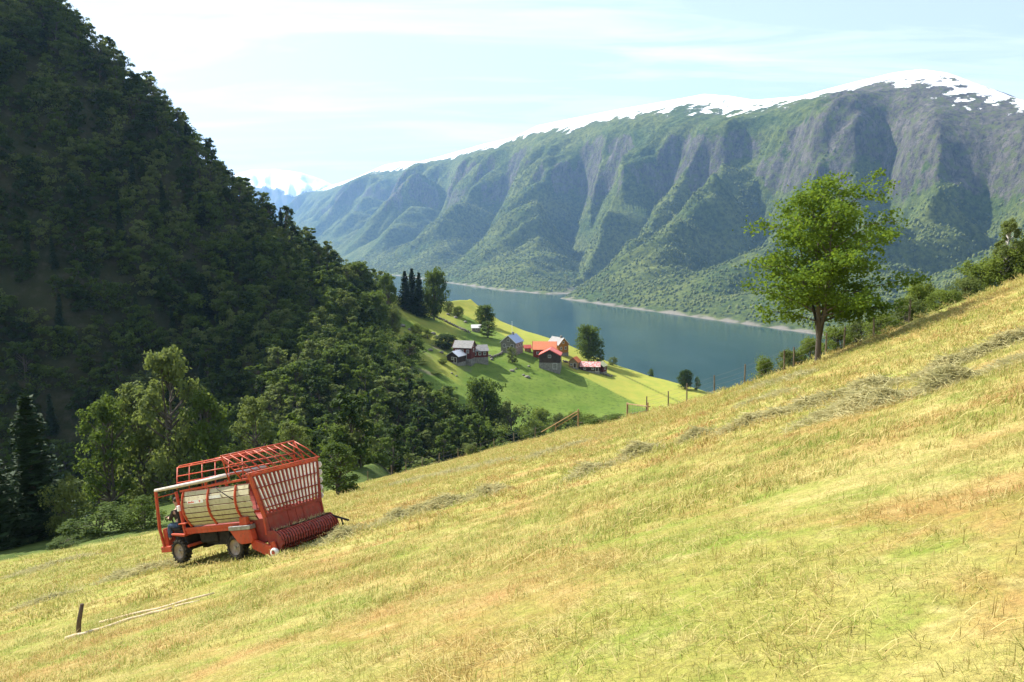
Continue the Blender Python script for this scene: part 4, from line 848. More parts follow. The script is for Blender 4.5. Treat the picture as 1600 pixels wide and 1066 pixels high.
def house(name, label, px, py, d, L_, W0, H_, rh, yaw, wall, roof, wins=(), door=None, chim=None, found=1.0, roof2=None, over=.35, cat='house', trim=None):
    g = at(px, py, d); r = empty(name, (g.x, g.y, zl(g.x, g.y)), label, cat, None, (0, 0, R(yaw)))
    l, w_ = L_/2, W0/2
    MB().box(-l-.05, l+.05, -w_-.05, w_+.05, -4, found).build('foundation', M['stone'], r)
    MB().prism([(-w_, found), (w_, found), (w_, H_), (0, H_+rh), (-w_, H_)], -l, l, 0).build('wall', M[wall], r)
    sl = rh/w_; ov = w_+over; t_ = .16
    for s, mt in ((-1, roof), (1, roof2 or roof)):
        o = MB().prism([(0, H_+rh+.06), (s*ov, H_+rh+.06-sl*ov), (s*ov, H_+rh+.06-sl*ov+t_), (0, H_+rh+.06+t_)][::(1 if s < 0 else -1)], -l-over, l+over, 0).build('roof', M[mt], r)
        if s < 0 and trim: 
            for e in (-l-over-.03, l+over+.03):
                MB().prism([(-ov, H_+rh-sl*ov), (0, H_+rh), (ov, H_+rh-sl*ov), (ov, H_+rh-sl*ov+.30), (0, H_+rh+.30), (-ov, H_+rh-sl*ov+.30)], e-.04, e+.04, 0).build('barge_board', M[trim], r)
        if s < 0 and chim is not None: MB().box(chim-.3, chim+.3, -.35, .25, H_+rh-.6, H_+rh+.9).box(chim-.36, chim+.36, -.41, .31, H_+rh+.9, H_+rh+1.02).build('chimney', M['stone'], o)
    def opening(nm, f, u, z, w2, h2, mt):
        ax, sgn, off = {'f': (1, -1, w_), 'b': (1, 1, w_), 'l': (0, -1, l), 'r': (0, 1, l)}[f]
        def bx(m, u0, u1, z0, z1, t0, t1):
            a, b = sorted((sgn*(off+t0), sgn*(off+t1)))
            return m.box(a, b, u0, u1, z0, z1) if ax == 0 else m.box(u0, u1, a, b, z0, z1)
        e = bx(MB(), u-w2/2, u+w2/2, z, z+h2, -.02, .03).build(nm, M[mt], r)
        m = MB(); k = .11
        bx(m, u-w2/2-k, u-w2/2, z-k, z+h2+k, -.02, .07); bx(m, u+w2/2, u+w2/2+k, z-k, z+h2+k, -.02, .07); bx(m, u-w2/2, u+w2/2, z+h2, z+h2+k, -.02, .07); bx(m, u-w2/2, u+w2/2, z-k, z, -.02, .07)
        if nm == 'window': bx(m, u-.03, u+.03, z, z+h2, .03, .06)
        m.build('frame', M['white'], e)
    for a in wins: opening('window', *a, 'glass')
    if door: opening('door', *door, 'wall_brown')
    return r
house('farmhouse', 'dark red farm building with grey slate roof, nearest the wood', 726, 566, 280, 6.6, 5.6, 5.2, 2.0, -14, 'wall_red', 'roof_slate', [('f', -2, 3.4, .8, 1), ('f', 0, 3.4, .8, 1), ('f', 2, 3.4, .8, 1), ('r', 0, 3.5, .9, 1.1), ('r', 0, 5.3, .7, .7)], ('f', 1, 1.4, 1.1, 1.9), found=1.3, trim='wall_red')
house('barn', 'dark red wing with slate roof, right of the dark farm building', 747, 561, 284, 6.2, 5.2, 3.9, 1.7, 16, 'wall_red', 'roof_slate', [('f', -1.8, 2.5, .8, .9), ('f', 0, 2.5, .8, .9), ('f', 1.8, 2.5, .8, .9)], None, found=1.6, cat='barn')
house('shed', 'low shed with shiny pale metal roof before the dark red building', 713, 571, 275, 5.0, 4.6, 2.6, 1.5, 62, 'wall_brown', 'roof_metal', [('l', 0, 1.4, .7, .8)], ('l', -1.2, .4, 1.0, 1.7), found=.4, cat='shed')
house('farmhouse', 'grey house with bluish metal roof and gable front, flagpole behind', 800, 547, 300, 7.0, 6.0, 4.0, 2.5, 66, 'wall_grey', 'roof_blue', [('l', -1.6, 2.2, .9, 1.1), ('l', 1.6, 2.2, .9, 1.1), ('l', 0, 4.4, .8, .9), ('f', -2, 2.2, .9, 1.1), ('f', 0, 2.2, .9, 1.1), ('f', 2, 2.2, .9, 1.1)], ('l', 0, .6, 1, 1.9), 1.0, found=.6, roof2='roof_metal', trim='white')
house('shed', 'small pale-roofed shed on the slope above the farm', 744, 517, 328, 3.6, 2.8, 1.7, 1.0, 8, 'wall_grey', 'white', [('f', 0, .8, .6, .6)], None, found=.3, cat='shed')
house('barn', 'red barn with broad salmon roof facing the ravine', 851, 553, 302, 8.6, 6.2, 3.6, 2.5, -4, 'wall_barn', 'roof_salmon', [('f', -2.5, 1.8, .8, .8), ('f', 0, 1.8, .8, .8)], ('f', 2.5, .5, 1.6, 2), found=.4, cat='barn', trim='wall_barn')
house('barn', 'dark brown barn with red-edged gable on a tall stone base', 860, 571, 292, 7.5, 7.6, 5.0, 2.0, 82, 'wall_brown', 'roof_red', [('l', 0, 4.2, .9, .9), ('f', 0, 3.2, .8, .8)], ('l', -2, .1, 1.4, 2.0), found=2.3, cat='barn', trim='roof_red')
house('cottage', 'ochre cottage with pale grey roof and black chimney against the fjord', 872, 541, 318, 6.4, 5.4, 3.8, 2.5, -52, 'wall_ochre', 'roof_slate', [('r', -1.2, 1.8, .8, 1), ('r', 1.2, 1.8, .8, 1), ('r', 0, 4.2, .7, .8), ('f', -1.5, 1.8, .8, 1), ('f', 1.2, 1.8, .8, 1)], None, 1.8, found=.4, trim='white')
house('cabin', 'tiny tan cabin with bright orange roof beside the brown barn', 898, 563, 300, 4.0, 3.5, 2.3, 1.5, 68, 'wall_tan', 'roof_orange', [('l', .7, 1.0, .7, .7)], ('l', -.7, .2, .9, 1.7), found=.2)
house('shed', 'low shed with patchy red and white roof above the stone wall', 922, 575, 300, 7.2, 4.0, 2.0, 1.4, -6, 'wall_brown', 'roof_patch', [('f', -2, .9, .7, .6), ('f', 1, .9, .7, .6)], ('f', 2.6, .1, .9, 1.6), found=.3, cat='shed')
house('shed', 'mossy-roofed dark shed behind the patchy red roof', 938, 573, 303, 4.0, 3.8, 2.4, 1.3, 62, 'wall_red', 'roof_moss', [('f', 0, 1, .7, .7)], None, found=.2, cat='shed')
house('outhouse', 'little red-roofed outhouse between the grey house and the salmon barn', 824, 543, 306, 2.4, 2.0, 1.5, .9, 10, 'wall_tan', 'roof_red', [('f', 0, .7, .5, .5)], None, found=.2)
g = at(800, 540, 306); zb = zl(g.x, g.y)
fp = empty('flagpole', (g.x, g.y, zb), 'slender white flagpole behind the grey house', 'flagpole'); MB().tube([(0, 0, -.5), (0, 0, 6), (0, 0, at(800, 503, 306).z-zb)], [.09, .07, .04], 8).build('pole', M['white'], fp, True); MB().cyl((0, 0, at(800, 503, 306).z-zb+.08), 2, .1, .2, 10).build('finial', M['white'], fp)
# boulders and stone walls
def rock(seed, r=1.):
    bm = bmesh.new(); bmesh.ops.create_icosphere(bm, subdivisions=2, radius=r); rg = np.random.default_rng(seed); D = rg.normal(size=(7, 3)); D /= np.linalg.norm(D, axis=1, keepdims=True)
    for v in bm.verts:
        k = max(float(np.dot(d, np.array(v.co)/r)) for d in D); v.co *= (.72+.30*(1-k))+.05*rg.normal(); v.co.z *= .72
    V_ = np.array([tuple(v.co) for v in bm.verts]); F_ = np.array([[v.index for v in f.verts] for f in bm.faces]); bm.free(); return V_, F_
M['boulder'] = simple('boulder_stone', (.13, .12, .105), (.27, .25, .21), 1.2, .95, .1, .8, .15)
RK = [bmesh_data('boulder', rock(i), M['boulder']) for i in range(4)]
for i, (px, py, r_, lb) in enumerate([(800, 580, 1.9, 'dark boulder on the green meadow below the grey house'), (806, 577, 1.1, 'smaller stone touching the boulder below the grey house'), (824, 590, 2.2, 'large dark boulder lowest on the green meadow'), (818, 587, 1.2, 'flat stone beside the lowest meadow boulder'), (826, 573, 1.2, 'boulder below the salmon barn'), (700, 492, 2.0, 'boulder on the upper green slope above the shed'), (712, 497, 2.4, 'wide rock right of the boulder on the upper slope'), (727, 504, 1.8, 'rock just above the small pale-roofed shed'),
      (676, 522, 2.6, 'rock outcrop at the yellow terrace edge'), (684, 527, 2.2, 'second rock of the yellow terrace outcrop'), (628, 510, 2.6, 'rubble rock below the ridge spruces'), (640, 516, 2.0, 'rubble rock in the middle of the slope'), (618, 500, 2.4, 'rubble rock nearest the round dark tree'), (650, 535, 2.2, 'grey rock low on the rubble slope'), (672, 548, 2.0, 'rock left of the dark red farm building'), (690, 552, 1.8, 'rock against the bushy tree by the farm'), (706, 584, 1.1, 'pale stone below the shiny-roofed shed'), (713, 588, 1.0, 'pale stone in the pile below the shed'), (768, 562, 1.6, 'stone at the terrace corner by the farm yard')]):
    g = drop(px, py, 150); o = link('boulder', RK[i % 4], None, lb, 'boulder', 'stones on the farm slope'); o.location = (g.x, g.y, g.z+.1); o.rotation_euler = (0, 0, i*1.3); o.scale = (r_*.62, r_*.5, r_*.5)
def stone_wall(label, pl, h=1.0, w_=.7):
    P = [drop(a, b, 150) for a, b in pl]; rg = np.random.default_rng(len(pl)); parts = []
    for a, b in zip(P[:-1], P[1:]):
        n = max(2, int((b-a).length/.55))
        for k in range(n):
            for lay in range(2):
                q = a.lerp(b, (k+rg.uniform(0, .6))/n); v, f = rock(int(rg.integers(999)), .42); v = v*rg.uniform(.8, 1.3)+np.array([q.x+rg.normal()*.12, q.y+rg.normal()*.12, zl(q.x, q.y)+.2+lay*.42]); parts.append((v, f))
    v, f = join(parts); return obj('stone_wall', v, f, M['boulder'], label=label, cat='wall')
stone_wall('dry stone wall running below the patchy-roofed shed', [(880, 566), (893, 569), (910, 575), (930, 582), (957, 590)])
stone_wall('dry stone wall of the terrace beside the farm yard', [(757, 553), (768, 560), (780, 556), (786, 552)])
stone_wall('old stone wall crossing the slope above the farm', [(668, 488), (690, 500), (712, 511), (735, 521)])
# gravel road along the shelf
RP = [drop(a, b, 150, 420) for a, b in [(948, 571), (985, 577), (1020, 586), (1060, 597), (1098, 607), (1128, 614)]]
RP = [p_ for p_ in RP if p_.y > 200]
v, f = [], []
for i, p_ in enumerate(RP):
    dd = (RP[min(i+1, len(RP)-1)]-RP[max(i-1, 0)]); nn = Vector((-dd.y, dd.x, 0)).normalized()
    for s in (-1.3, 0, 1.3): q = p_+nn*s; v.append((q.x, q.y, zl(q.x, q.y)+.25))
f = [(i*3+j, i*3+j+1, i*3+j+4, i*3+j+3) for i in range(len(RP)-1) for j in range(2)]
M['gravel'] = simple('pale_gravel', (.36, .34, .31), (.46, .44, .40), .8, .95, .1, .4, .05); obj('road', v, f, M['gravel'], kind='structure')
# ================================================================== THE LONE MAPLE
def maple():
    rg = np.random.default_rng(21); H_ = 10.3; limbs = []; sprays = []
    wood = []
    stems = [((0, 0, -.4), (.02, .0, 1.6), (-.35, .1, 4.2), (-.25, .2, 7.2), (-.1, .1, 9.6), .15), ((.0, .0, 1.3), (.25, -.1, 2.3), (.75, -.2, 4.4), (1.2, 0, 6.6), (1.3, .1, 8.4), .12), ((.02, 0, 1.6), (-.2, -.3, 2.9), (-.9, -.5, 4.6), (-1.3, -.6, 6.4), (-1.3, -.6, 7.4), .10), ((.05, .05, 1.5), (.3, .35, 2.8), (.6, 1.0, 4.6), (.6, 1.3, 6.6), (.5, 1.4, 7.8), .10)]
    def env(z):   # crown half-width against height, from the outline
        return np.interp(z, [1.2, 1.9, 2.8, 3.8, 5.0, 6.2, 7.4, 8.4, 9.4, 10.3], [2.0, 3.4, 4.2, 4.5, 4.3, 3.7, 3.1, 2.6, 1.8, .6])
    for st in stems:
        pts = np.array(st[:5], float); r0 = st[5]; wood.append(tube(pts, [r0*1.15, r0*.9, r0*.62, r0*.36, r0*.1], 8))
        nb = 27 if st is stems[0] else 15
        for i in range(nb):
            q = (i+.5)/nb; z0 = 1.9+(pts[-1, 2]-1.9)*q
            if z0 < pts[1, 2]: z0 = pts[1, 2]
            p0 = np.array([np.interp(z0, pts[:, 2], pts[:, k]) for k in range(3)])
            a = i*2.399+rg.uniform(-.4, .4)+st[5]*40; L_ = max(env(min(z0+.5, 10))*rg.uniform(.45, 1.15)-np.hypot(p0[0], p0[1])*.55, .5)
            d = np.array([math.cos(a), math.sin(a), 0]); rise = np.interp(q, [0, .3, 1], [.25, .6, .95])*L_*rg.uniform(.6, 1.3)
            m = p0+d*L_*.5+np.array([0, 0, rise*.72]); e = p0+d*L_+np.array([0, 0, rise*rg.uniform(.65, 1.05)])
            e[2] = min(e[2], H_); br = .055*(1-q*.6)*min(1, L_/2.5)
            wood.append(tube([p0, (p0+m)/2+rg.normal(size=3)*.04, m, e], [br, br*.8, br*.55, br*.15], 5))
            for s in np.linspace(.30, 1.0, max(3, int(L_*2.6))):
                c = (p0*(1-s)**2+2*m*s*(1-s)+e*s*s); n = np.array([-d[1], d[0], 0])
                w_ = .42*(1.15-s*.45); off = rg.normal()*w_*.8; cc = c+n*off+np.array([0, 0, rg.normal()*.22+.05]); sprays.append((cc, .26+.2*rg.random()))
                if abs(off) > .15: wood.append(tube([c-d*.15, cc], [.012, .004], 3))
                if rg.random() < .55: sprays.append((c-n*off*rg.uniform(.6, 1.4)+np.array([0, 0, rg.normal()*.22]), .22+.16*rg.random()))
    C = np.array([s[0] for s in sprays]); rad = np.array([s[1] for s in sprays]); per = 34
    c = np.repeat(C, per, 0); off = rg.normal(size=c.shape)*np.repeat(rad, per)[:, None]*.75; off[:, 2] = off[:, 2]*.60-.02
    n = rg.normal(size=c.shape)*.60; n[:, 2] += .6
    s = rg.uniform(.06, .115, len(c)); print('maple leaves', len(c))
    return bmesh_data('trunk', join(wood), M['bark'], True), bmesh_data('crown', quads(c+off, n, rg.normal(size=c.shape), s, s*.72), M['leaf_maple'])
g = at(1277, 573, 42); mz = zf(g.x, g.y)
mp_ = plant_tree('maple_tree', maple(), (g.x, g.y, mz), 1, (at(1277, 270, 42).z-mz)/10.3, 1.0, 'tall bright green maple standing alone on the hayfield edge', 'maple')

# ================================================================== FENCES, POLES
M['post'] = simple('grey_fence_wood', (.11, .085, .06), (.22, .18, .13), 6, .95, .1, .5, .02, stretch=(1, 1, .2)); M['post_new'] = simple('brown_fence_wood', (.27, .17, .09), (.36, .25, .14), 5, .9, .1, .4, .02, stretch=(1, 1, .2))
M['wire'] = simple('galvanised_wire', (.12, .12, .115), None, 5, .7, .2, 0)
_ex = np.linspace(-24, 40, 900); _ey = field_edge(_ex)
def on_edge(px, off):
    zz = z_field(_ex, _ey+off); pp = to_px(_ex, _ey+off, zz)[0]; o_ = np.argsort(pp); x = float(np.interp(px, pp[o_], _ex[o_])); y = float(field_edge(x))+off
    return Vector((x, y, zl(x, y)))
def fence(label, spots, h=1.15, mat='post', rows=4, verticals=True):
    r = empty('wire_fence', spots[0], label, 'fence'); P = [p_-spots[0] for p_ in spots]
    for i, p_ in enumerate(P):
        a = random.uniform(-.05, .05); MB().tube([p_+Vector((0, 0, -.3)), p_+Vector((a*.5, 0, h*.5)), p_+Vector((a, .02, h*random.uniform(.92, 1.05)))], [.055, .05, .045], 7).build('post', M[mat], r)
    for a, b in zip(P[:-1], P[1:]):
        m = MB()
        for k in range(rows):
            z_ = .18+k*(h-.28)/(rows-1); mid = (a+b)/2+Vector((0, 0, z_-.02)); m.tube([a+Vector((0, 0, z_)), mid, b+Vector((0, 0, z_))], .005, 4)
        if verticals:
            n = max(3, int((b-a).length/.35))
            for k in range(1, n): q = a.lerp(b, k/n); m.tube([q+Vector((0, 0, .18)), q+Vector((0, 0, h-.10))], .003, 3)
        m.build('netting', M['wire'], r)
    return r
fence('sagging wire fence along the lower hayfield edge above the ravine', [on_edge(a, .9) for a in (505, 540, 575, 612, 634, 660, 686, 716, 745, 772, 803, 836, 868)], verticals=False, rows=3)
fence('wire netting fence beyond the hayfield between the gate and the maple', [on_edge(a, 1.0) for a in (1010, 1044, 1073, 1116, 1163, 1225)], 1.25, verticals=False)
fence('wire fence behind the maple trunk under the bushes', [on_edge(a, 1.6) for a in (1240, 1290, 1318, 1365, 1420)], 1.2, verticals=False)
def beam(m, a, b, w_=.09): m.bar([a, b], w_, w_*.6); return m
p0 = on_edge(868, .9); p1 = on_edge(903, .6); gt = empty('fence_brace', p1, 'weathered wooden brace and tall post at the open gateway', 'gate'); d0 = p0-p1
MB().bar([(0, 0, -.3), (.02, 0, 1.75)], .13).build('post', M['post_new'], gt); MB().bar([d0+Vector((0, 0, -.3)), d0+Vector((0, 0, 1.0))], .11).build('post', M['post_new'], gt)
d1 = on_edge(846, .9)-p1
beam(MB(), (0, -.08, 1.60), d1+Vector((0, -.08, .55)), .11).build('rail', M['post_new'], gt); beam(MB(), (0, .08, 1.30), d0+Vector((0, .08, .55)), .09).build('rail', M['post_new'], gt)
MB().bar([(-.1, 0, .45), (1.0, .1, .40)], .07).build('rail', M['post'], gt)
p0 = on_edge(980, .4); p1 = on_edge(1012, .3); gt = empty('field_gate', p0, 'low wooden gate frame with netting beside the green tussock', 'gate'); d1 = p1-p0
MB().bar([(0, 0, -.3), (0, 0, 1.15)], .14).build('post', M['post_new'], gt); MB().bar([d1+Vector((0, 0, -.3)), d1+Vector((0, 0, .75))], .10).build('post', M['post_new'], gt)
beam(MB(), (-.05, -.07, 1.08), d1+Vector((.15, -.07, .42)), .12).build('rail', M['post_new'], gt); beam(MB(), (-.02, -.07, .16), d1+Vector((0, -.07, .12)), .08).build('rail', M['post'], gt)
m = MB()
for k in range(1, 8): q = d1*(k/8); m.tube([q+Vector((0, 0, .12)), q+Vector((0, 0, 1.0-.55*k/8))], .008, 3)
for k in range(3): m.tube([(0, 0, .25+k*.27), tuple(d1+Vector((0, 0, .18+k*.14)))], .008, 3)
m.build('netting', M['wire'], gt)
def ground(px, py, d0=2.2, d1=130):
    d = np.geomspace(d0, d1, 2500); a = at(px, py, 1.); z = z_field(a.x*d, d); k = int(np.argmax(z > a.z*d)); return Vector((a.x*d[k], d[k], z[k]))
M['pole'] = simple('peeled_pole', (.46, .35, .22), (.60, .48, .33), 7, .85, .1, .3, .01, stretch=(1, 1, 1)); M['stake'] = simple('dark_stake', (.075, .05, .035), (.15, .11, .08), 7, .95, .1, .5, .02, stretch=(1, 1, .2))
def pole(label, pts, r, mat='pole'):
    P = [ground(*p_)+Vector((0, 0, r*.9+.035)) for p_ in pts]; Q = []
    for a, b in zip(P[:-1], P[1:]):
        for k in range(4): q = a.lerp(b, k/4); Q.append(q+Vector((0, random.uniform(-.012, .012), random.uniform(-.006, .012))))
    Q.append(P[-1]); o_ = Q[0].copy(); n = len(Q); g = MB().tube([q-o_ for q in Q], [r*(1-.35*k/n)*random.uniform(.94, 1.06) for k in range(n)], 9).build('wooden_pole', M[mat], None, True, label=label, cat='pole', group='poles lying on the hayfield'); g.location = o_
pole('longest pale pole lying on the grass, upper of the two', [(157, 978), (245, 957), (335, 932)], .042)
pole('crooked pale pole lying against the upright stake', [(103, 1004), (158, 989), (205, 973), (268, 956)], .05)
pole('short broken end of pole beyond the crooked one', [(274, 953), (312, 943)], .032)
b = ground(120, 998); tp = at(127, 945, b.y); o = MB().tube([(0, 0, -.25), (tp.x-b.x)*.5 and ((tp.x-b.x)*.5, 0, (tp.z-b.z)*.5), (tp.x-b.x, .03, tp.z-b.z)], [.052, .05, .042], 8).build('wooden_stake', M['stake'], None, True, label='dark upright wooden stake driven into the hayfield', cat='stake'); o.location = b

# ================================================================== HAY IN ROWS
def windrow(label, pts, wid, hgt, dens=1., seed=0, name='hay_windrow'):
    rg = np.random.default_rng(seed); P = np.array([tuple(ground(*p_)) for p_ in pts]); sl = np.r_[0, np.cumsum(np.linalg.norm(np.diff(P, axis=0), axis=1))]; L_ = sl[-1]
    def cen(s): return np.stack([np.interp(s, sl, P[:, 0]), np.interp(s, sl, P[:, 1])], 1)
    def prof(s, off):   # lumpy height along and across
        lump = .55+.55*fbm(s*.9+seed*7.1, np.full_like(s, seed*1.7), 3)+.35*fbm(s*3+seed, off*3, 2); ends = sstep(0, .9, s)*sstep(0, .9, L_-s)
        return 1.7*hgt*np.clip(lump, .12, 1.3)*ends*np.exp(-(off/wid*1.25)**2*1.6)
    dirv = (P[-1]-P[0])[:2]/np.linalg.norm((P[-1]-P[0])[:2]); nv = np.array([-dirv[1], dirv[0]])
    # mound
    na = max(8, int(L_/.16)); nb = 13; s = np.linspace(0, L_, na); o_ = np.linspace(-1, 1, nb)*wid; S_, O_ = np.meshgrid(s, o_, indexing='ij'); wig = .22*wid*fbm(S_*.7+seed, S_*0, 2)
    XY = cen(S_.ravel())+nv*(O_+wig).ravel()[:, None]; Hh = prof(S_.ravel(), O_.ravel()); Z_ = z_field(XY[:, 0], XY[:, 1])+Hh-.03+.03*rg.normal(size=len(Hh))*(Hh > .05)
    parts = [(np.c_[XY, Z_], grid_faces(na, nb))]
    n = int(L_*wid*1500*dens); s = rg.uniform(0, L_, n); of = rg.normal(size=n)*wid*.62; wig = .22*wid*fbm(s*.7+seed, s*0, 2); XY = cen(s)+nv*(of+wig)[:, None]; hh = prof(s, of)
    dd = P[:, 1].mean(); ln = rg.uniform(.06, .22, n)*(1+dd/60); wd = .0032*(1+dd/9)*rg.uniform(.7, 1.3, n)
    Z_ = z_field(XY[:, 0], XY[:, 1])+hh*rg.uniform(.75, 1.12, n)+.02+.015*rg.random(n)
    t_ = rg.normal(size=(n, 3)); t_[:, :2] += dirv*rg.normal(size=(n, 1))*1.2; t_[:, 2] *= .42; t_ /= np.linalg.norm(t_, axis=1, keepdims=True)
    sd = np.cross(t_, rg.normal(size=(n, 3))+np.array([0, 0, .4])); sd /= np.linalg.norm(sd, axis=1, keepdims=True); c = np.c_[XY, Z_]; up = np.array([0, 0, 1.])*rg.uniform(0, .25, (n, 1))*ln[:, None]
    l = ln[:, None]; w2 = wd[:, None]
    V_ = np.stack([c-t_*l-sd*w2*.5, c-t_*l+sd*w2*.5, c+up+sd*w2, c+up-sd*w2, c+t_*l+sd*w2*.4, c+t_*l-sd*w2*.4], 1).reshape(-1, 3); k = np.arange(n)[:, None]*6
    parts.append((V_, np.concatenate([k+np.array([0, 1, 2, 3]), k+np.array([3, 2, 4, 5])])))
    v, f = join(parts); return obj(name, v, f, M['hay'], label=label, cat='hay', group='rows of cut hay')
for i, a in enumerate([
    ('hay row feeding into the pick-up of the wagon', [(495, 858), (530, 845), (560, 833), (592, 823)], .5, .20, 1),
    ('hay row running uphill from the wagon row', [(585, 826), (640, 808), (700, 792), (740, 780)], .55, .30, 1),
    ('last rounded heap of the wagon hay row', [(728, 786), (760, 776), (795, 764)], .6, .42, 1),
    ('ragged hay heap at the lower end of the middle row', [(893, 756), (930, 738), (962, 728)], .45, .36, 1),
    ('pale rounded hay heap above the ragged one', [(958, 728), (990, 716), (1040, 703)], .45, .36, 1),
    ('short dark hay tuft standing out in the middle row', [(1062, 698), (1085, 688), (1118, 676)], .34, .46, 1.2),
    ('long hay row rising from the dark tuft', [(1118, 684), (1180, 664), (1250, 645), (1330, 622), (1420, 600)], .42, .26, 1),
    ('broad hay row nearest the camera at its thick lower end', [(1242, 672), (1300, 655), (1370, 640), (1440, 622)], .50, .30, 1.2),
    ('dark deep hay heap in the nearest broad row', [(1425, 628), (1480, 606), (1540, 590)], .42, .46, 1.3),
    ('hay row leaving the frame above the dark heap', [(1530, 592), (1580, 575), (1640, 556)], .42, .30, 1.2),
    ('upper hay row leaving the frame below the hedge', [(1410, 604), (1480, 580), (1550, 552), (1640, 520)], .42, .26, 1.1),
    ('thin scattered hay near the maple foot', [(1170, 612), (1220, 598), (1275, 584)], .7, .10, .6),
    ('thin hay strip below the maple row', [(1150, 640), (1200, 624), (1250, 612)], .5, .10, .6),
    ('thin hay row below the wagon front wheel', [(160, 912), (215, 900), (265, 888), (300, 880)], .5, .24, 1),
    ('lowest hay streak near the stake', [(20, 956), (70, 942), (125, 926)], .4, .14, .9),
    ('far faint hay row along the fence', [(600, 765), (660, 752), (730, 738), (800, 722)], .9, .16, .5),
    ('faint hay streaks above the gateway', [(820, 722), (870, 706), (930, 690)], .8, .12, .5),
    ('pale hay strip on the lower field edge', [(20, 905), (80, 885), (150, 868)], .9, .14, .5)]): windrow(*a, seed=i+1)
# nettles and long grass in the gateway
stand('grass_tussock', 940, 652, 66, 60, NB[2], 10, 1.0, 'tall green tussock of uncut grass in the gateway', 'plant'); stand('grass_tussock', 965, 648, 64, 50, NB[0], 10, 1.0, 'nettle clump next to the low gate frame', 'plant')
# ================================================================== GRASS ON THE MOWN FIELD
t = MT('grass_blades', .75, .15); p = t.pos(); c = mown_colour(t, p); tone = t.attr('tone')
c = t.mix(t.mapr(tone, .50, 1.0, 0, .85), c, (.62, .52, .22)); c = t.mix(t.mapr(tone, .34, .0, 0, .8), c, (.165, .26, .034)); c = t.mix(t.math('MULTIPLY', t.mapr(t.rnd(), .8, 1.0), .5), c, (.36, .17, .07))
t.col(c); tr = t.n('ShaderNodeBsdfTranslucent'); t.L.new(c, tr.inputs[0]); ms = t.n('ShaderNodeMixShader'); ms.inputs[0].default_value = .35; t.L.new(t.b.outputs[0], ms.inputs[1]); t.L.new(tr.outputs[0], ms.inputs[2]); t.L.new(ms.outputs[0], t.out.inputs[0]); M['blade'] = t.m
def tuft(seed, n, rad, h0, h1, wd, flat):
    rg = np.random.default_rng(seed); a = rg.uniform(0, 6.283, n); r = rad*np.sqrt(rg.random(n)); b = np.stack([r*np.cos(a), r*np.sin(a), np.full(n, -.01)], 1)
    az = rg.uniform(0, 6.283, n); lean = rg.uniform(.05, .6, n)+flat*rg.uniform(.5, 1.6, n); h = rg.uniform(h0, h1, n); d = np.stack([np.cos(az)*np.sin(np.minimum(lean, 1.5)), np.sin(az)*np.sin(np.minimum(lean, 1.5)), np.cos(np.minimum(lean, 1.5))], 1)
    if flat > .5: b[:, 2] += rg.uniform(.015, .045, n)
    s = np.stack([-np.sin(az+rg.normal(size=n)*.9), np.cos(az+rg.normal(size=n)*.9), np.zeros(n)], 1); w_ = (wd*rg.uniform(.6, 1.3, n))[:, None]; L_ = h[:, None]
    m = b+d*L_*.55; e = b+d*L_+np.stack([d[:, 0]*.25*h, d[:, 1]*.25*h, -.18*h*lean], 1)
    V_ = np.stack([b-s*w_, b+s*w_, m+s*w_*.85, m-s*w_*.85, e+s*w_*.2, e-s*w_*.2], 1).reshape(-1, 3); k = np.arange(n)[:, None]*6
    me = bmesh_data('tuft', (V_, np.concatenate([k+np.array([0, 1, 2, 3]), k+np.array([3, 2, 4, 5])])), M['blade'])
    at_ = me.attributes.new('tone', 'FLOAT', 'POINT'); at_.data.foreach_set('value', np.repeat(rg.random(n), 6).astype(np.float32)); return me
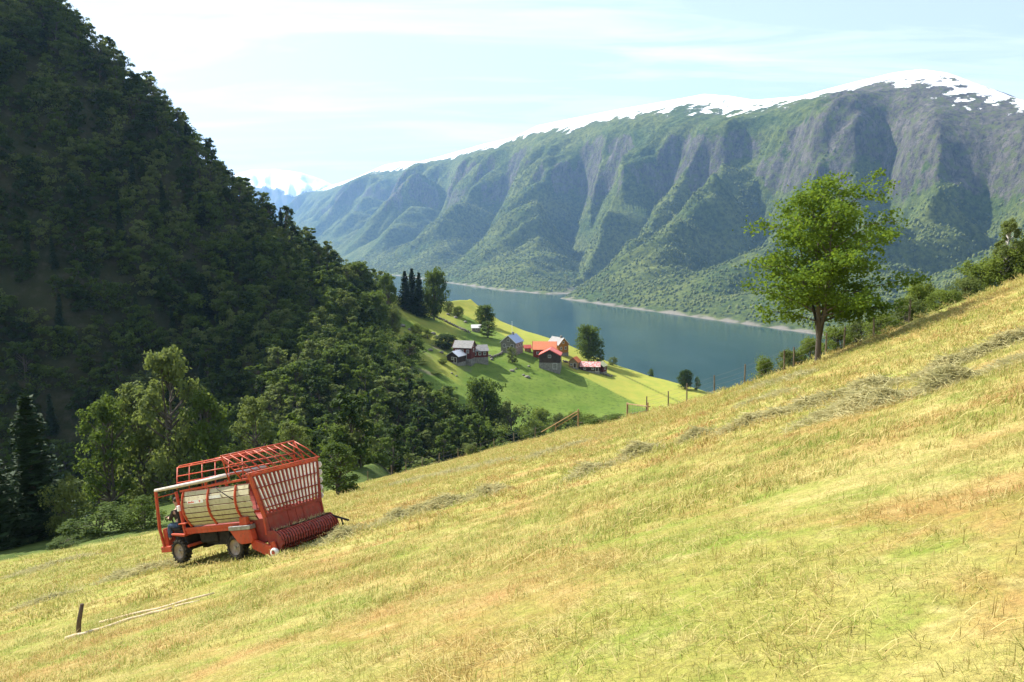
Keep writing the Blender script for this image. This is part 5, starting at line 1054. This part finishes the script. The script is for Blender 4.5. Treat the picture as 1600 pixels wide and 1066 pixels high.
def band(y0, y1, per, seed, meshes, name, s0, s1):
    rg = np.random.default_rng(seed); w1 = y1*.74+2.5; n = int((y1-y0)*2*w1*per); x = rg.uniform(-w1, w1, n); y = rg.uniform(y0, y1, n)
    k = (np.abs(x) < y*.74+2.5) & (y < field_edge(x)+1.5) & (rg.random(n) < .55+.75*sstep(-.35, .3, fbm(x*1.1, y*1.1, 3))); x, y = x[k], y[k]; n = len(x)
    z = z_field(x, y); e = .2; gx = (z_field(x+e, y)-z)/e; gy = (z_field(x, y+e)-z)/e
    sc = rg.uniform(s0, s1, n)*(1+.5*fbm(x*.5+9, y*.5, 3)); rot = np.stack([np.arctan(gy)*.5, -np.arctan(gx)*.5, rg.uniform(0, 6.283, n)], 1)
    pick = rg.choice(len(meshes), n, p=None); gn_scatter(name, np.stack([x, y, z], 1), rot, np.stack([sc, sc, sc*rg.uniform(.75, 1.25, n)], 1), pick, meshes, label='short mown stubble and regrowth covering the hayfield'); print(name, n)
NEAR = [tuft(i, 30, .085, .025, .08, .0021, 0) for i in range(4)]+[tuft(20+i, 16, .12, .06, .14, .0019, 1.0) for i in range(3)]+[tuft(30, 12, .05, .06, .14, .0020, .1)]
MID = [tuft(40+i, 30, .15, .04, .11, .0045, 0) for i in range(4)]+[tuft(50+i, 18, .2, .08, .2, .004, 1.0) for i in range(3)]
FAR = [tuft(60+i, 34, .34, .05, .13, .011, 0) for i in range(4)]+[tuft(70+i, 18, .4, .1, .3, .009, 1.0) for i in range(2)]
band(1.6, 9, 420, 1, NEAR, 'grass', .8, 1.3); band(9, 19, 120, 2, MID, 'grass', .8, 1.3); band(19, 42, 28, 3, FAR, 'grass', .7, 1.1); band(42, 92, 9, 4, FAR, 'grass', 1.1, 1.6)
# ------------------------------------------------------------------ air
hzm = bpy.data.materials.new('haze'); hzm.use_nodes = True; ht = hzm.node_tree; ht.nodes.clear()
pv = ht.nodes.new('ShaderNodeVolumePrincipled'); pv.inputs['Color'].default_value = (.34, .60, 1, 1); pv.inputs['Density'].default_value = .00005; pv.inputs['Anisotropy'].default_value = .25
ho = ht.nodes.new('ShaderNodeOutputMaterial'); ht.links.new(pv.outputs[0], ho.inputs['Volume'])
x0, x1, y0, y1, z0, z1 = -9500, 9500, -600, 18500, -260, 1750
obj('haze', [(x0, y0, z0), (x1, y0, z0), (x1, y1, z0), (x0, y1, z0), (x0, y0, z1), (x1, y0, z1), (x1, y1, z1), (x0, y1, z1)],
    [(3, 2, 1, 0), (4, 5, 6, 7), (0, 1, 5, 4), (1, 2, 6, 5), (2, 3, 7, 6), (3, 0, 4, 7)], hzm, kind='stuff')
